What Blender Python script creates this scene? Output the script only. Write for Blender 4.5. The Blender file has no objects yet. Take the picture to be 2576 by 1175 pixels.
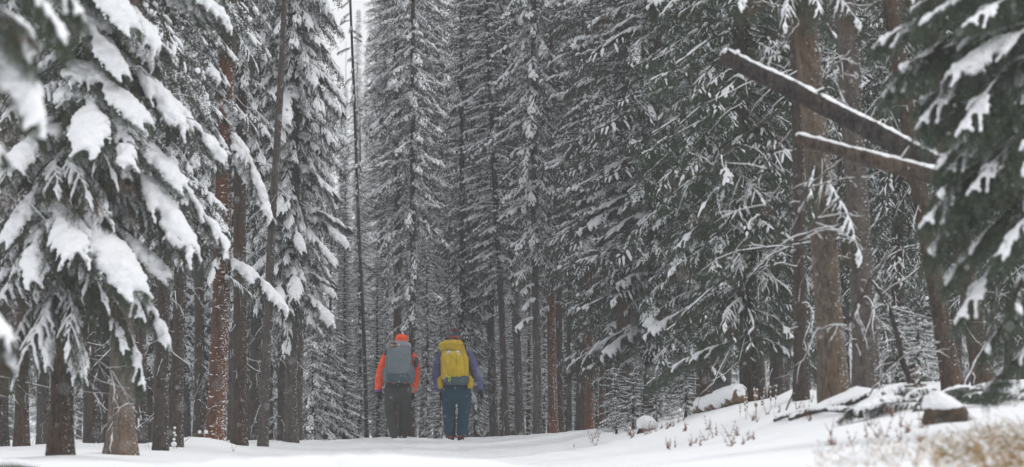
import bpy, math, random
import numpy as np
from mathutils import Vector, Matrix, noise as mnoise

# ------------------------------------------------------------------ camera, light, exposure
S = bpy.context.scene
C = S.collection
EYE = 1.4
FMM, FD = 135.0, 2575 * 135.0 / 36.0
TILT = math.atan((1180 - 587.5) / FD)
PEOPLE_D = 66.0

cam_d = bpy.data.cameras.new('camera')
cam = bpy.data.objects.new('camera', cam_d)
C.objects.link(cam)
cam.location = (0, 0, EYE)
cam.rotation_euler = (math.pi / 2 + TILT, 0, 0)
cam_d.sensor_width = 36
cam_d.lens = FMM
cam_d.clip_end = 2000
cam_d.clip_start = 0.1
cam_d.dof.use_dof = True
cam_d.dof.focus_distance = PEOPLE_D
cam_d.dof.aperture_fstop = 3.8
S.camera = cam

SUN_EL, SUN_AZ = math.radians(48), math.radians(100)     # to the right of the track, through thick cloud
world = bpy.data.worlds.new('World')
S.world = world
world.use_nodes = True
wn = world.node_tree
bg = wn.nodes['Background']
sky = wn.nodes.new('ShaderNodeTexSky')
sky.sky_type = 'NISHITA'
sky.sun_disc = False
sky.sun_elevation = SUN_EL
sky.sun_rotation = SUN_AZ
sky.dust_density = 6.0
sky.air_density = 1.0
hs = wn.nodes.new('ShaderNodeHueSaturation')
hs.inputs['Saturation'].default_value = 0.10             # cloud cover: the sky is nearly colourless
wn.links.new(sky.outputs[0], hs.inputs['Color'])
cl = wn.nodes.new('ShaderNodeMix')                          # an even cloud deck over most of the sky
cl.data_type = 'RGBA'
cl.inputs[0].default_value = 0.75
cl.inputs[7].default_value = (7.6, 7.7, 7.9, 1)
wn.links.new(hs.outputs[0], cl.inputs[6])
wn.links.new(cl.outputs[2], bg.inputs['Color'])
bg.inputs['Strength'].default_value = 0.15

sun_d = bpy.data.lights.new('sun', 'SUN')
sun_d.energy = 0.9
sun_d.angle = math.radians(25)
sun_d.color = (1.0, 0.98, 0.96)
sun = bpy.data.objects.new('sun', sun_d)
C.objects.link(sun)
to_sun = Vector((math.sin(SUN_AZ) * math.cos(SUN_EL), math.cos(SUN_AZ) * math.cos(SUN_EL), math.sin(SUN_EL)))
sun.rotation_euler = to_sun.to_track_quat('Z', 'Y').to_euler()
sun.location = (0, 0, 40)

S.view_settings.view_transform = 'Standard'
S.view_settings.look = 'None'
S.view_settings.gamma = 1
S.view_settings.use_curve_mapping = False
S.view_settings.exposure = -0.02
S.cycles.max_bounces = 6
S.cycles.diffuse_bounces = 3
S.cycles.glossy_bounces = 1
S.cycles.transmission_bounces = 0
S.cycles.volume_bounces = 1
S.cycles.caustics_reflective = False
S.cycles.use_denoising = True

HAZE_DENSITY = 0.0008

# ------------------------------------------------------------------ helpers
def P(u, v, d):
    """a point at distance d seen at column u, row v of the picture laid out 2575 wide"""
    p, q = (u - 1287.5) / FD, (587.5 - v) / FD
    dy = math.cos(TILT) - q * math.sin(TILT)
    dz = math.sin(TILT) + q * math.cos(TILT)
    return Vector((p * d / dy, d, EYE + d * dz / dy))

def px(d):
    return d / FD

def tag(o, label=None, cat=None, group=None, kind=None):
    if label: o['label'] = label
    if cat: o['category'] = cat
    if group: o['group'] = group
    if kind: o['kind'] = kind
    return o

def empty(name, loc, label, cat, group=None, rot=(0, 0, 0)):
    o = bpy.data.objects.new(name, None)
    C.objects.link(o)
    o.location = loc
    o.rotation_euler = rot
    o.empty_display_size = 0.2
    return tag(o, label, cat, group)

def link(name, me, parent=None, loc=(0, 0, 0), rot=(0, 0, 0), scale=(1, 1, 1)):
    o = bpy.data.objects.new(name, me)
    C.objects.link(o)
    o.location = loc
    o.rotation_euler = rot
    o.scale = scale
    if parent: o.parent = parent
    return o

class MB:
    """numpy mesh collector; polygons kept as quads or triangles with a material index"""
    def __init__(s):
        s.v, s.q, s.t, s.qm, s.tm, s.n = [], [], [], [], [], 0
    def add(s, v, quads=None, tris=None, m=0):
        v = np.asarray(v, np.float32).reshape(-1, 3)
        if quads is not None and len(quads):
            s.q.append(np.asarray(quads, np.int32) + s.n); s.qm.append(np.full(len(quads), m, np.int32))
        if tris is not None and len(tris):
            s.t.append(np.asarray(tris, np.int32) + s.n); s.tm.append(np.full(len(tris), m, np.int32))
        s.v.append(v); s.n += len(v)
        return s
    def addmb(s, o, M=None):
        v, q, t, qm, tm = o.arrays()
        if M is not None:
            v = v @ M[:3, :3].T + M[:3, 3]
        s.v.append(v.astype(np.float32))
        if len(q): s.q.append(q + s.n); s.qm.append(qm)
        if len(t): s.t.append(t + s.n); s.tm.append(tm)
        s.n += len(v)
    def arrays(s):
        if getattr(s, '_c', None) is None or s._c[0] != s.n:
            v = np.concatenate(s.v) if s.v else np.zeros((0, 3), np.float32)
            q = np.concatenate(s.q) if s.q else np.zeros((0, 4), np.int32)
            t = np.concatenate(s.t) if s.t else np.zeros((0, 3), np.int32)
            qm = np.concatenate(s.qm) if s.qm else np.zeros(0, np.int32)
            tm = np.concatenate(s.tm) if s.tm else np.zeros(0, np.int32)
            s._c = (s.n, (v, q, t, qm, tm))
        return s._c[1]
    def mesh(s, name, mats, smooth=True):
        v, q, t, qm, tm = s.arrays()
        me = bpy.data.meshes.new(name)
        me.vertices.add(len(v)); me.vertices.foreach_set('co', v.ravel().astype(np.float32))
        nl = len(q) * 4 + len(t) * 3
        me.loops.add(nl)
        me.loops.foreach_set('vertex_index', np.concatenate([q.ravel(), t.ravel()]).astype(np.int32))
        me.polygons.add(len(q) + len(t))
        st = np.concatenate([np.arange(len(q)) * 4, len(q) * 4 + np.arange(len(t)) * 3]).astype(np.int32)
        me.polygons.foreach_set('loop_start', st)
        me.polygons.foreach_set('material_index', np.concatenate([qm, tm]).astype(np.int32))
        me.polygons.foreach_set('use_smooth', np.full(len(q) + len(t), smooth))
        for m in (mats if isinstance(mats, (list, tuple)) else [mats]):
            me.materials.append(m)
        me.update(calc_edges=True)
        return me

def nrm(a):
    return a / (np.linalg.norm(a, axis=-1, keepdims=True) + 1e-9)

def tubes(paths, rad, sides=6, flat=1.0, rng=None):
    """closed tubes along paths (n,k,3) with radii (n,k); flat squashes them vertically"""
    paths = np.asarray(paths, float); rad = np.asarray(rad, float)
    if paths.ndim == 2: paths, rad = paths[None], rad[None]
    n, k, _ = paths.shape
    t = np.gradient(paths, axis=1); t = nrm(t)
    zz = np.zeros_like(t); zz[..., 2] = 1
    steep = np.abs(t[..., 2]) > 0.97
    zz[steep] = (1, 0, 0)
    s = nrm(np.cross(t, zz)); u = np.cross(s, t)
    a = np.linspace(0, 2 * np.pi, sides, endpoint=False)
    ca, sa = np.cos(a), np.sin(a)
    r = rad[..., None, None]
    v = paths[:, :, None, :] + r * (ca[None, None, :, None] * s[:, :, None, :] + flat * sa[None, None, :, None] * u[:, :, None, :])
    v = v.reshape(-1, 3)
    i = np.arange(k - 1)[:, None] * sides; j = np.arange(sides)[None]
    j2 = (j + 1) % sides
    q = np.stack([i + j, i + j2, i + sides + j2, i + sides + j], -1).reshape(-1, 4)
    q = (q[None] + (np.arange(n) * k * sides)[:, None, None]).reshape(-1, 4)
    return v, q[:, ::-1]

def capped(path, rad, sides=12, flat=1.0):
    """one tube with end fans"""
    path = np.asarray(path, float); rad = np.asarray(rad, float)
    v, q = tubes(path, rad, sides, flat)
    k = len(path)
    v = np.vstack([v, path[0], path[-1]])
    a = np.arange(sides); b = (a + 1) % sides
    t0 = np.stack([np.full(sides, k * sides), b, a], 1)
    o = (k - 1) * sides
    t1 = np.stack([np.full(sides, k * sides + 1), o + a, o + b], 1)
    return v, q, np.vstack([t0[:, ::-1], t1[:, ::-1]])

def loft(rings, sides=24, pw=2.0):
    """horizontal super-elliptic rings (x,y,z,rx,ry), closed"""
    rings = np.asarray(rings, float)
    a = np.linspace(0, 2 * np.pi, sides, endpoint=False)
    c, s = np.cos(a), np.sin(a)
    cx = np.sign(c) * np.abs(c) ** (2 / pw); sy = np.sign(s) * np.abs(s) ** (2 / pw)
    v = np.stack([rings[:, 0:1] + rings[:, 3:4] * cx, rings[:, 1:2] + rings[:, 4:5] * sy,
                  np.repeat(rings[:, 2:3], sides, 1)], -1).reshape(-1, 3)
    k = len(rings)
    i = np.arange(k - 1)[:, None] * sides; j = np.arange(sides)[None]; j2 = (j + 1) % sides
    q = np.stack([i + j, i + j2, i + sides + j2, i + sides + j], -1).reshape(-1, 4)
    v = np.vstack([v, rings[0, :3], rings[-1, :3]])
    A = np.arange(sides); B = (A + 1) % sides; o = (k - 1) * sides
    t = np.vstack([np.stack([np.full(sides, k * sides), B, A], 1), np.stack([np.full(sides, k * sides + 1), o + A, o + B], 1)])
    if rings[-1, 2] < rings[0, 2]:
        q = q[:, ::-1]; t = t[:, ::-1]
    return v, q, t

def resample(rings, n):
    rings = np.asarray(rings, float)
    x = np.linspace(0, 1, len(rings)); y = np.linspace(0, 1, n)
    out = np.empty((n, rings.shape[1]))
    for c in range(rings.shape[1]):
        r = rings[:, c]
        m = np.gradient(r, x)
        idx = np.clip(np.searchsorted(x, y, 'right') - 1, 0, len(x) - 2)
        h = x[idx + 1] - x[idx]; t = (y - x[idx]) / h
        out[:, c] = ((2*t**3 - 3*t**2 + 1) * r[idx] + (t**3 - 2*t**2 + t) * h * m[idx] + (-2*t**3 + 3*t**2) * r[idx+1] + (t**3 - t**2) * h * m[idx+1])
    return out

def noise3(p, seed=0, octaves=3):
    """cheap smooth pseudo noise on (n,3) arrays: sums of rotated sines"""
    rg = np.random.RandomState(seed)
    out = np.zeros(len(p))
    amp, fr = 1.0, 1.0
    for o in range(octaves):
        for k in range(4):
            d = rg.normal(size=3); d /= np.linalg.norm(d)
            out += amp * np.sin((p @ d) * fr * 2 * np.pi * rg.uniform(.7, 1.3) + rg.uniform(0, 6.28)) / 4 * 1.4
        amp *= .5; fr *= 2.1
    return out

def union(mb, name, mats, voxel, smooth_it=4, disp=None, smooth=True):
    """voxel-union the collected closed shapes into one continuous skin"""
    me = mb.mesh(name + '_src', mats)
    o = bpy.data.objects.new('tmp', me); C.objects.link(o)
    r = o.modifiers.new('r', 'REMESH'); r.mode = 'VOXEL'; r.voxel_size = voxel; r.use_smooth_shade = smooth
    if smooth_it:
        sm = o.modifiers.new('s', 'SMOOTH'); sm.factor = .5; sm.iterations = smooth_it
    dg = bpy.context.evaluated_depsgraph_get()
    out = bpy.data.meshes.new_from_object(o.evaluated_get(dg))
    out.name = name
    bpy.data.objects.remove(o); bpy.data.meshes.remove(me)
    if not out.materials:
        for m in (mats if isinstance(mats, (list, tuple)) else [mats]): out.materials.append(m)
    if disp:
        n = len(out.vertices)
        co = np.empty(n * 3, np.float32); out.vertices.foreach_get('co', co); co = co.reshape(-1, 3)
        nn = np.empty(n * 3, np.float32); out.vertex_normals.foreach_get('vector', nn); nn = nn.reshape(-1, 3)
        co = co + nn * disp(co, nn)[:, None]
        out.vertices.foreach_set('co', co.ravel().astype(np.float32)); out.update()
    return out

# ------------------------------------------------------------------ materials
def mat(name, rough=.8, spec=.3):
    m = bpy.data.materials.new(name); m.use_nodes = True
    b = m.node_tree.nodes['Principled BSDF']
    b.inputs['Roughness'].default_value = rough
    b.inputs['Specular IOR Level'].default_value = spec
    return m, m.node_tree, b

def N(nt, kind, **kw):
    n = nt.nodes.new(kind)
    for k, v in kw.items():
        if k in n.inputs.keys(): n.inputs[k].default_value = v
        else: setattr(n, k, v)
    return n

def coords(nt, scale=(1, 1, 1), kind='Object'):
    tc = N(nt, 'ShaderNodeTexCoord'); mp = N(nt, 'ShaderNodeMapping'); mp.inputs['Scale'].default_value = scale
    nt.links.new(tc.outputs[kind], mp.inputs[0]); return mp.outputs[0]

def ramp(nt, src, stops):
    r = N(nt, 'ShaderNodeValToRGB'); e = r.color_ramp.elements
    while len(e) < len(stops): e.new(.5)
    for i, (p, c) in enumerate(stops):
        e[i].position = p; e[i].color = (*c, 1) if len(c) == 3 else c
    nt.links.new(src, r.inputs[0]); return r.outputs[0]

def noise(nt, vec, scale, detail=3, rough=.55):
    n = N(nt, 'ShaderNodeTexNoise', Scale=scale, Detail=detail, Roughness=rough); nt.links.new(vec, n.inputs['Vector']); return n.outputs['Fac']

def bump(nt, b, src, strength, dist, prev=None):
    n = N(nt, 'ShaderNodeBump', Strength=strength, Distance=dist); nt.links.new(src, n.inputs['Height'])
    if prev: nt.links.new(prev, n.inputs['Normal'])
    nt.links.new(n.outputs[0], b.inputs['Normal']); return n.outputs[0]

def mixc(nt, fac, a, b):
    m = N(nt, 'ShaderNodeMix'); m.data_type = 'RGBA'
    for s, i in ((fac, 0), (a, 6), (b, 7)):
        if hasattr(s, 'is_output'): nt.links.new(s, m.inputs[i])
        else: m.inputs[i].default_value = s if i == 0 else (*s, 1)
    return m.outputs[2]

def math_(nt, op, a, b=None):
    m = N(nt, 'ShaderNodeMath'); m.operation = op
    for s, i in ((a, 0), (b, 1)):
        if s is None: continue
        if hasattr(s, 'is_output'): nt.links.new(s, m.inputs[i])
        else: m.inputs[i].default_value = s
    return m.outputs[0]

def snow_material(name, col=(.85, .86, .88), scale=1.0):
    m, nt, b = mat(name, .75, .2)
    v = coords(nt)
    f = noise(nt, v, 3 * scale, 4)
    nt.links.new(ramp(nt, f, [(.3, tuple(c * .95 for c in col)), (.7, col)]), b.inputs['Base Color'])
    n1 = bump(nt, b, noise(nt, v, 14 * scale, 5), .35, .02)
    bump(nt, b, noise(nt, v, 90 * scale, 3), .25, .004, n1)
    return m

M_SNOW = snow_material('snow_on_boughs')
M_GROUND = snow_material('snow_ground', (.87, .88, .90))
def ground_extra():
    nt = M_GROUND.node_tree; b = nt.nodes['Principled BSDF']
    v = coords(nt, (1, .35, 1))
    n0 = bump(nt, b, noise(nt, v, 1.2, 4), .5, .06)
    n1 = bump(nt, b, noise(nt, coords(nt), 9, 5), .45, .03, n0)
    bump(nt, b, noise(nt, coords(nt), 60, 3), .25, .006, n1)
ground_extra()

def needle_material(name, c0, c1, frost=.35, brown=0.0):
    m, nt, b = mat(name, .7, .25)
    v = coords(nt)
    f = noise(nt, v, 7, 4)
    col = ramp(nt, f, [(.3, c0), (.7, c1)])
    if brown:
        br = ramp(nt, noise(nt, v, 1.6, 3), [(.58, (0, 0, 0)), (.66, (1, 1, 1))])
        col = mixc(nt, math_(nt, 'MULTIPLY', br, brown), col, (.13, .05, .022))
    if frost:                                             # powder caught on the needles: patchy, more on faces that look up
        g = N(nt, 'ShaderNodeNewGeometry'); sx = N(nt, 'ShaderNodeSeparateXYZ'); nt.links.new(g.outputs['True Normal'], sx.inputs[0])
        up = math_(nt, 'ABSOLUTE', sx.outputs['Z'])
        fr = ramp(nt, noise(nt, v, 38, 3), [(.42, (0, 0, 0)), (.62, (1, 1, 1))])
        k = math_(nt, 'MULTIPLY', math_(nt, 'ADD', math_(nt, 'MULTIPLY', up, .8), .2), fr)
        col = mixc(nt, math_(nt, 'MULTIPLY', k, frost), col, (.72, .75, .78))
    nt.links.new(col, b.inputs['Base Color'])
    return m

M_NEEDLE = needle_material('spruce_needles', (.023, .031, .021), (.047, .058, .037), .16)
M_NEEDLE_FAR = needle_material('spruce_needles_frosted', (.028, .033, .027), (.052, .058, .045), .22)
M_NEEDLE_GREEN = needle_material('spruce_needles_green', (.024, .038, .021), (.046, .072, .032), .12)
M_NEEDLE_NEAR = needle_material('spruce_needles_near', (.032, .050, .026), (.066, .100, .046), .26)
M_NEEDLE_BROWN = needle_material('spruce_needles_partly_dead', (.034, .050, .028), (.066, .085, .044), .14, .85)
M_NEEDLE_DEAD = needle_material('dead_needles', (.14, .07, .035), (.30, .17, .09), .3)

def bark_material(name, dark, light, warm=None, wamt=0.0, fleck=0.0, stretch=.22):
    m, nt, b = mat(name, .92, .15)
    v = coords(nt, (1, 1, stretch))
    vo = N(nt, 'ShaderNodeTexVoronoi', Scale=26.0); vo.feature = 'F1'
    wv = coords(nt, (1, 1, stretch * 2.4))
    nw = noise(nt, wv, 6, 3)
    mx = N(nt, 'ShaderNodeVectorMath'); mx.operation = 'ADD'
    nt.links.new(wv, mx.inputs[0]); nt.links.new(nw, mx.inputs[1]); nt.links.new(mx.outputs[0], vo.inputs['Vector'])
    f = noise(nt, v, 18, 6, .7)
    h = math_(nt, 'ADD', math_(nt, 'MULTIPLY', vo.outputs['Distance'], .6), f)
    col = ramp(nt, h, [(.45, dark), (.95, light)])
    if warm:
        w = ramp(nt, noise(nt, coords(nt, (1, 1, .35)), 2.2, 5, .65), [(.5 - wamt * .3, (0, 0, 0)), (.72 - wamt * .3, (1, 1, 1))])
        col = mixc(nt, math_(nt, 'MULTIPLY', w, .85), col, warm)
        big = noise(nt, v, 45, 4)
        col = mixc(nt, ramp(nt, big, [(.5, (0, 0, 0)), (.62, (.55,) * 3)]), col, dark)
    lich = ramp(nt, noise(nt, coords(nt, (1, 1, .8)), 9, 5, .7), [(.60, (0, 0, 0)), (.72, (.45,) * 3)])
    col = mixc(nt, lich, col, (.20, .19, .165))
    if fleck:
        g = N(nt, 'ShaderNodeNewGeometry'); sx = N(nt, 'ShaderNodeSeparateXYZ'); nt.links.new(g.outputs['Normal'], sx.inputs[0])
        face = math_(nt, 'MULTIPLY', sx.outputs['X'], .10)
        sn = math_(nt, 'ADD', noise(nt, coords(nt, (1, 1, 1.6)), 34, 4, .6), face)
        k = ramp(nt, sn, [(.70 - fleck * .1, (0, 0, 0)), (.725 - fleck * .1, (1, 1, 1))])
        col = mixc(nt, k, col, (.78, .80, .83))
        h = math_(nt, 'ADD', h, k)
    nt.links.new(col, b.inputs['Base Color'])
    bump(nt, b, h, .9, .02)
    return m

BARK = {
    'dark': bark_material('bark_dark', (.018, .015, .013), (.085, .070, .060), fleck=.15),
    'grey': bark_material('bark_grey', (.028, .024, .022), (.120, .104, .092), fleck=.25),
    'pale': bark_material('bark_pale', (.060, .048, .040), (.235, .195, .165), (.16, .095, .055), .15, fleck=.25),
    'brown': bark_material('bark_brown', (.024, .018, .014), (.100, .075, .060), (.10, .060, .040), .15, fleck=.15),
    'orange': bark_material('bark_orange', (.040, .022, .015), (.15, .095, .070), (.22, .080, .036), .35, fleck=.65),
    'tan': bark_material('bark_tan', (.032, .026, .022), (.155, .125, .10), (.16, .105, .066), .15, fleck=.15),
}
M_TWIG = bark_material('twig_bark', (.030, .024, .020), (.10, .080, .066))
M_LOG = bark_material('weathered_log', (.010, .009, .009), (.068, .060, .055), (.085, .062, .048), .1)
M_BAREWOOD = bark_material('bare_log_wood', (.012, .010, .009), (.095, .078, .066), (.14, .10, .072), .25)

def plain(name, col, rough=.8, var=.15, scale=12, bmp=.2, bdist=.004, spec=.25, stretch=(1, 1, 1)):
    m, nt, b = mat(name, rough, spec)
    f = noise(nt, coords(nt, stretch), scale, 4)
    nt.links.new(ramp(nt, f, [(.3, tuple(c * (1 - var) for c in col)), (.7, tuple(min(1, c * (1 + var)) for c in col))]), b.inputs['Base Color'])
    if bmp: bump(nt, b, f, bmp, bdist)
    return m

# ------------------------------------------------------------------ the ground
CT = []
def ctl(u, v, d): p = P(u, v, d); CT.append((p.x, p.y, p.z))
# track towards the hikers
for u in (700, 1000, 1300):
    ctl(u, 1215, 16); ctl(u, 1188, 26); ctl(u, 1168, 38); ctl(u, 1140, 52)
ctl(640, 1121, 58); ctl(760, 1113, 62); ctl(900, 1107, 66); ctl(1010, 1103, 67); ctl(1145, 1105, 67.5); ctl(1300, 1101, 66); ctl(1420, 1092, 62); ctl(1500, 1083, 57)
# left verge
ctl(20, 1172, 30); ctl(150, 1154, 36); ctl(305, 1145, 41); ctl(410, 1134, 45); ctl(447, 1124, 49); ctl(543, 1126, 52); ctl(600, 1118, 57)
ctl(-100, 1180, 26); ctl(100, 1190, 22); ctl(-200, 1150, 40); ctl(-200, 1140, 60)
# right bank
ctl(1625, 1085, 48); ctl(1745, 1043, 46); ctl(1880, 1022, 43); ctl(1990, 1006, 39); ctl(2095, 1004, 33.5); ctl(2175, 998, 36); ctl(2360, 988, 36)
ctl(2460, 978, 37); ctl(2575, 1000, 33); ctl(2250, 1035, 29); ctl(2400, 1064, 26.5); ctl(2560, 1075, 25); ctl(2450, 1140, 21.5); ctl(2575, 1180, 19)
ctl(2100, 1090, 27); ctl(2200, 1150, 21); ctl(1950, 1180, 20); ctl(1900, 1100, 32); ctl(1700, 1115, 38); ctl(1550, 1150, 36); ctl(2000, 1050, 33)
ctl(1700, 1200, 20); ctl(2300, 1215, 16)
# beyond
for u, v in ((300, 1122), (700, 1110), (1000, 1104), (1300, 1103), (1500, 1085), (1700, 1050), (2000, 1010), (2400, 985)):
    ctl(u, v + 2, 85)
for u in (200, 900, 1600, 2300): ctl(u, 1106, 140); ctl(u, 1112, 260)
for x in (-14, 0, 14): CT += [(x, -20, -.6), (x, 0, -.15), (x * .7, 8, .15)]
for x in (-60, 60): CT += [(x, 0, 0), (x, 60, 1.6), (x, 140, 2.2), (x, 260, 3)]
CT = np.array(CT)
CT[:, 2] -= 0
def tps_fit(pts, lam=.02):
    xy = pts[:, :2] * np.array([.2, .05]); n = len(xy)
    d = np.linalg.norm(xy[:, None] - xy[None], axis=-1)
    K = np.where(d > 0, d * d * np.log(d + 1e-12), 0) + lam * np.eye(n) * .1
    A = np.zeros((n + 3, n + 3)); A[:n, :n] = K; A[:n, n] = 1; A[:n, n+1:] = xy; A[n, :n] = 1; A[n+1:, :n] = xy.T
    b = np.concatenate([pts[:, 2], [0, 0, 0]])
    return xy, np.linalg.solve(A, b)
TXY, TW = tps_fit(CT)
FOOT = [((1003 - 1287.5) / FD * 66, .1), ((1145 - 1287.5) / FD * 66, .25), (-2.35, .05)]
MOUNDS = []      # x, y, radius, height
def gz(X, Y):
    X = np.atleast_1d(np.asarray(X, float)); Y = np.atleast_1d(np.asarray(Y, float))
    sh = X.shape; X = X.ravel(); Y = Y.ravel()
    out = np.empty(len(X))
    for i in range(0, len(X), 20000):
        q = np.stack([np.clip(X[i:i+20000], -60, 60) * .2, np.clip(Y[i:i+20000], -20, 260) * .05], 1)
        d = np.linalg.norm(q[:, None] - TXY[None], axis=-1)
        out[i:i+20000] = (np.where(d > 0, d * d * np.log(d + 1e-12), 0)) @ TW[:-3] + TW[-3] + q @ TW[-2:]
    hl_ = np.clip((Y - 170) / 260, 0, 1.3); out += 30 * hl_ ** 1.5
    p = np.stack([X, Y * .5, X * 0], 1)
    out += .018 * noise3(p * .55, 3, 3) + .006 * noise3(p * 3.0, 4, 2)
    for fx, ph in FOOT:
        k = np.round((Y - ph) / .38)
        fy = k * .38 + ph; side = np.where(k % 2 == 0, 1, -1)
        cx = fx + .09 * side + .05 * np.sin(k * 1.7 + ph) + .25 * np.sin(fy * .13 + ph)
        e = ((X - cx) / .075) ** 2 + ((Y - fy) / .15) ** 2
        out += np.where(Y < 66.4, -.05 * np.exp(-e * e * .8) + .018 * np.exp(-((np.sqrt(e) - 1.7) / .5) ** 2), 0)
    track = np.exp(-((X + .5) / 2.2) ** 2)
    out += track * .016 * noise3(np.stack([X * 2.2, Y * 1.6, X * 0], 1), 8, 2)
    for mx, my, r, h in MOUNDS:
        dd = ((X - mx) ** 2 + ((Y - my) * .8) ** 2) / (r * r)
        out += h * np.exp(-dd * 1.2)
    return out.reshape(sh)
def ground_at(u, d, dx=0):
    p = P(u, 600, d)
    z = float(gz(p.x + dx, d)[0])
    return Vector((p.x + dx, d, z))

for u, d, r, h in ((500, 50.5, .55, .12), (470, 50, .4, .05), (1987, 38, .35, .14), (2150, 33.5, .25, .08), (770, 61, .45, .05), (797, 61.5, .3, .06), (700, 60, .4, .05),
                   (560, 51, .3, .05), (330, 41.2, .3, .03), (1580, 50, .6, .05), (150, 35.8, .5, .03)):
    q = P(u, 600, d); MOUNDS.append((q.x, q.y, r, h))

xs = np.concatenate([-np.geomspace(240, 13, 22)[:-1], np.arange(-13, -3.6, .2), np.arange(-3.6, 1.0, .11), np.arange(1.0, 13.01, .2), np.geomspace(13.2, 240, 22)[1:]])
ys = np.concatenate([np.linspace(-40, 12, 14)[:-1], np.arange(12, 26, .28), np.arange(26, 69, .22), np.arange(69, 78, .4), np.geomspace(78, 520, 40)])
GX, GY = np.meshgrid(xs, ys)
GZ = gz(GX, GY)
gv = np.stack([GX, GY, GZ], -1).reshape(-1, 3)
nx, ny = len(xs), len(ys)
ii = np.arange(ny - 1)[:, None] * nx + np.arange(nx - 1)[None]
gq = np.stack([ii, ii + 1, ii + nx + 1, ii + nx], -1).reshape(-1, 4)
g = link('snowy_ground', MB().add(gv, gq).mesh('snowy_ground', M_GROUND))
tag(g, 'white snow covering the track and both forest verges', None, None, 'structure')

# ------------------------------------------------------------------ spruce boughs
def lerp_paths(paths, s):
    """paths (k,3) sampled at s in 0..1"""
    k = len(paths) - 1
    f = np.clip(s * k, 0, k - 1e-6); i = f.astype(int); t = (f - i)[:, None]
    return paths[i] * (1 - t) + paths[i + 1] * t

def needles(mb, paths, per, ln, w, rng, m=0, spread=.8, up=0.0):
    """thin triangles along each path"""
    n, k, _ = paths.shape
    s = rng.uniform(0.02, 1, (n, per))
    f = np.clip(s * (k - 1), 0, k - 1 - 1e-6); i = f.astype(int); t = (f - i)[..., None]
    r = np.arange(n)[:, None]
    p = paths[r, i] * (1 - t) + paths[r, i + 1] * t
    tg = nrm(paths[r, i + 1] - paths[r, i])
    rd = nrm(rng.normal(size=p.shape)); rd = nrm(rd - (rd * tg).sum(-1, keepdims=True) * tg)
    dr = nrm(tg * (1.15 - spread) + rd * spread + np.array([0, 0, up]))
    l = ln * rng.uniform(.7, 1.2, (n, per, 1))
    side = nrm(np.cross(dr, nrm(rng.normal(size=p.shape))))
    a = p - side * w * .5; b = p + side * w * .5; c = p + dr * l
    v = np.stack([a, b, c], -2).reshape(-1, 3)
    mb.add(v, tris=np.arange(len(v)).reshape(-1, 3), m=m)

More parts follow.
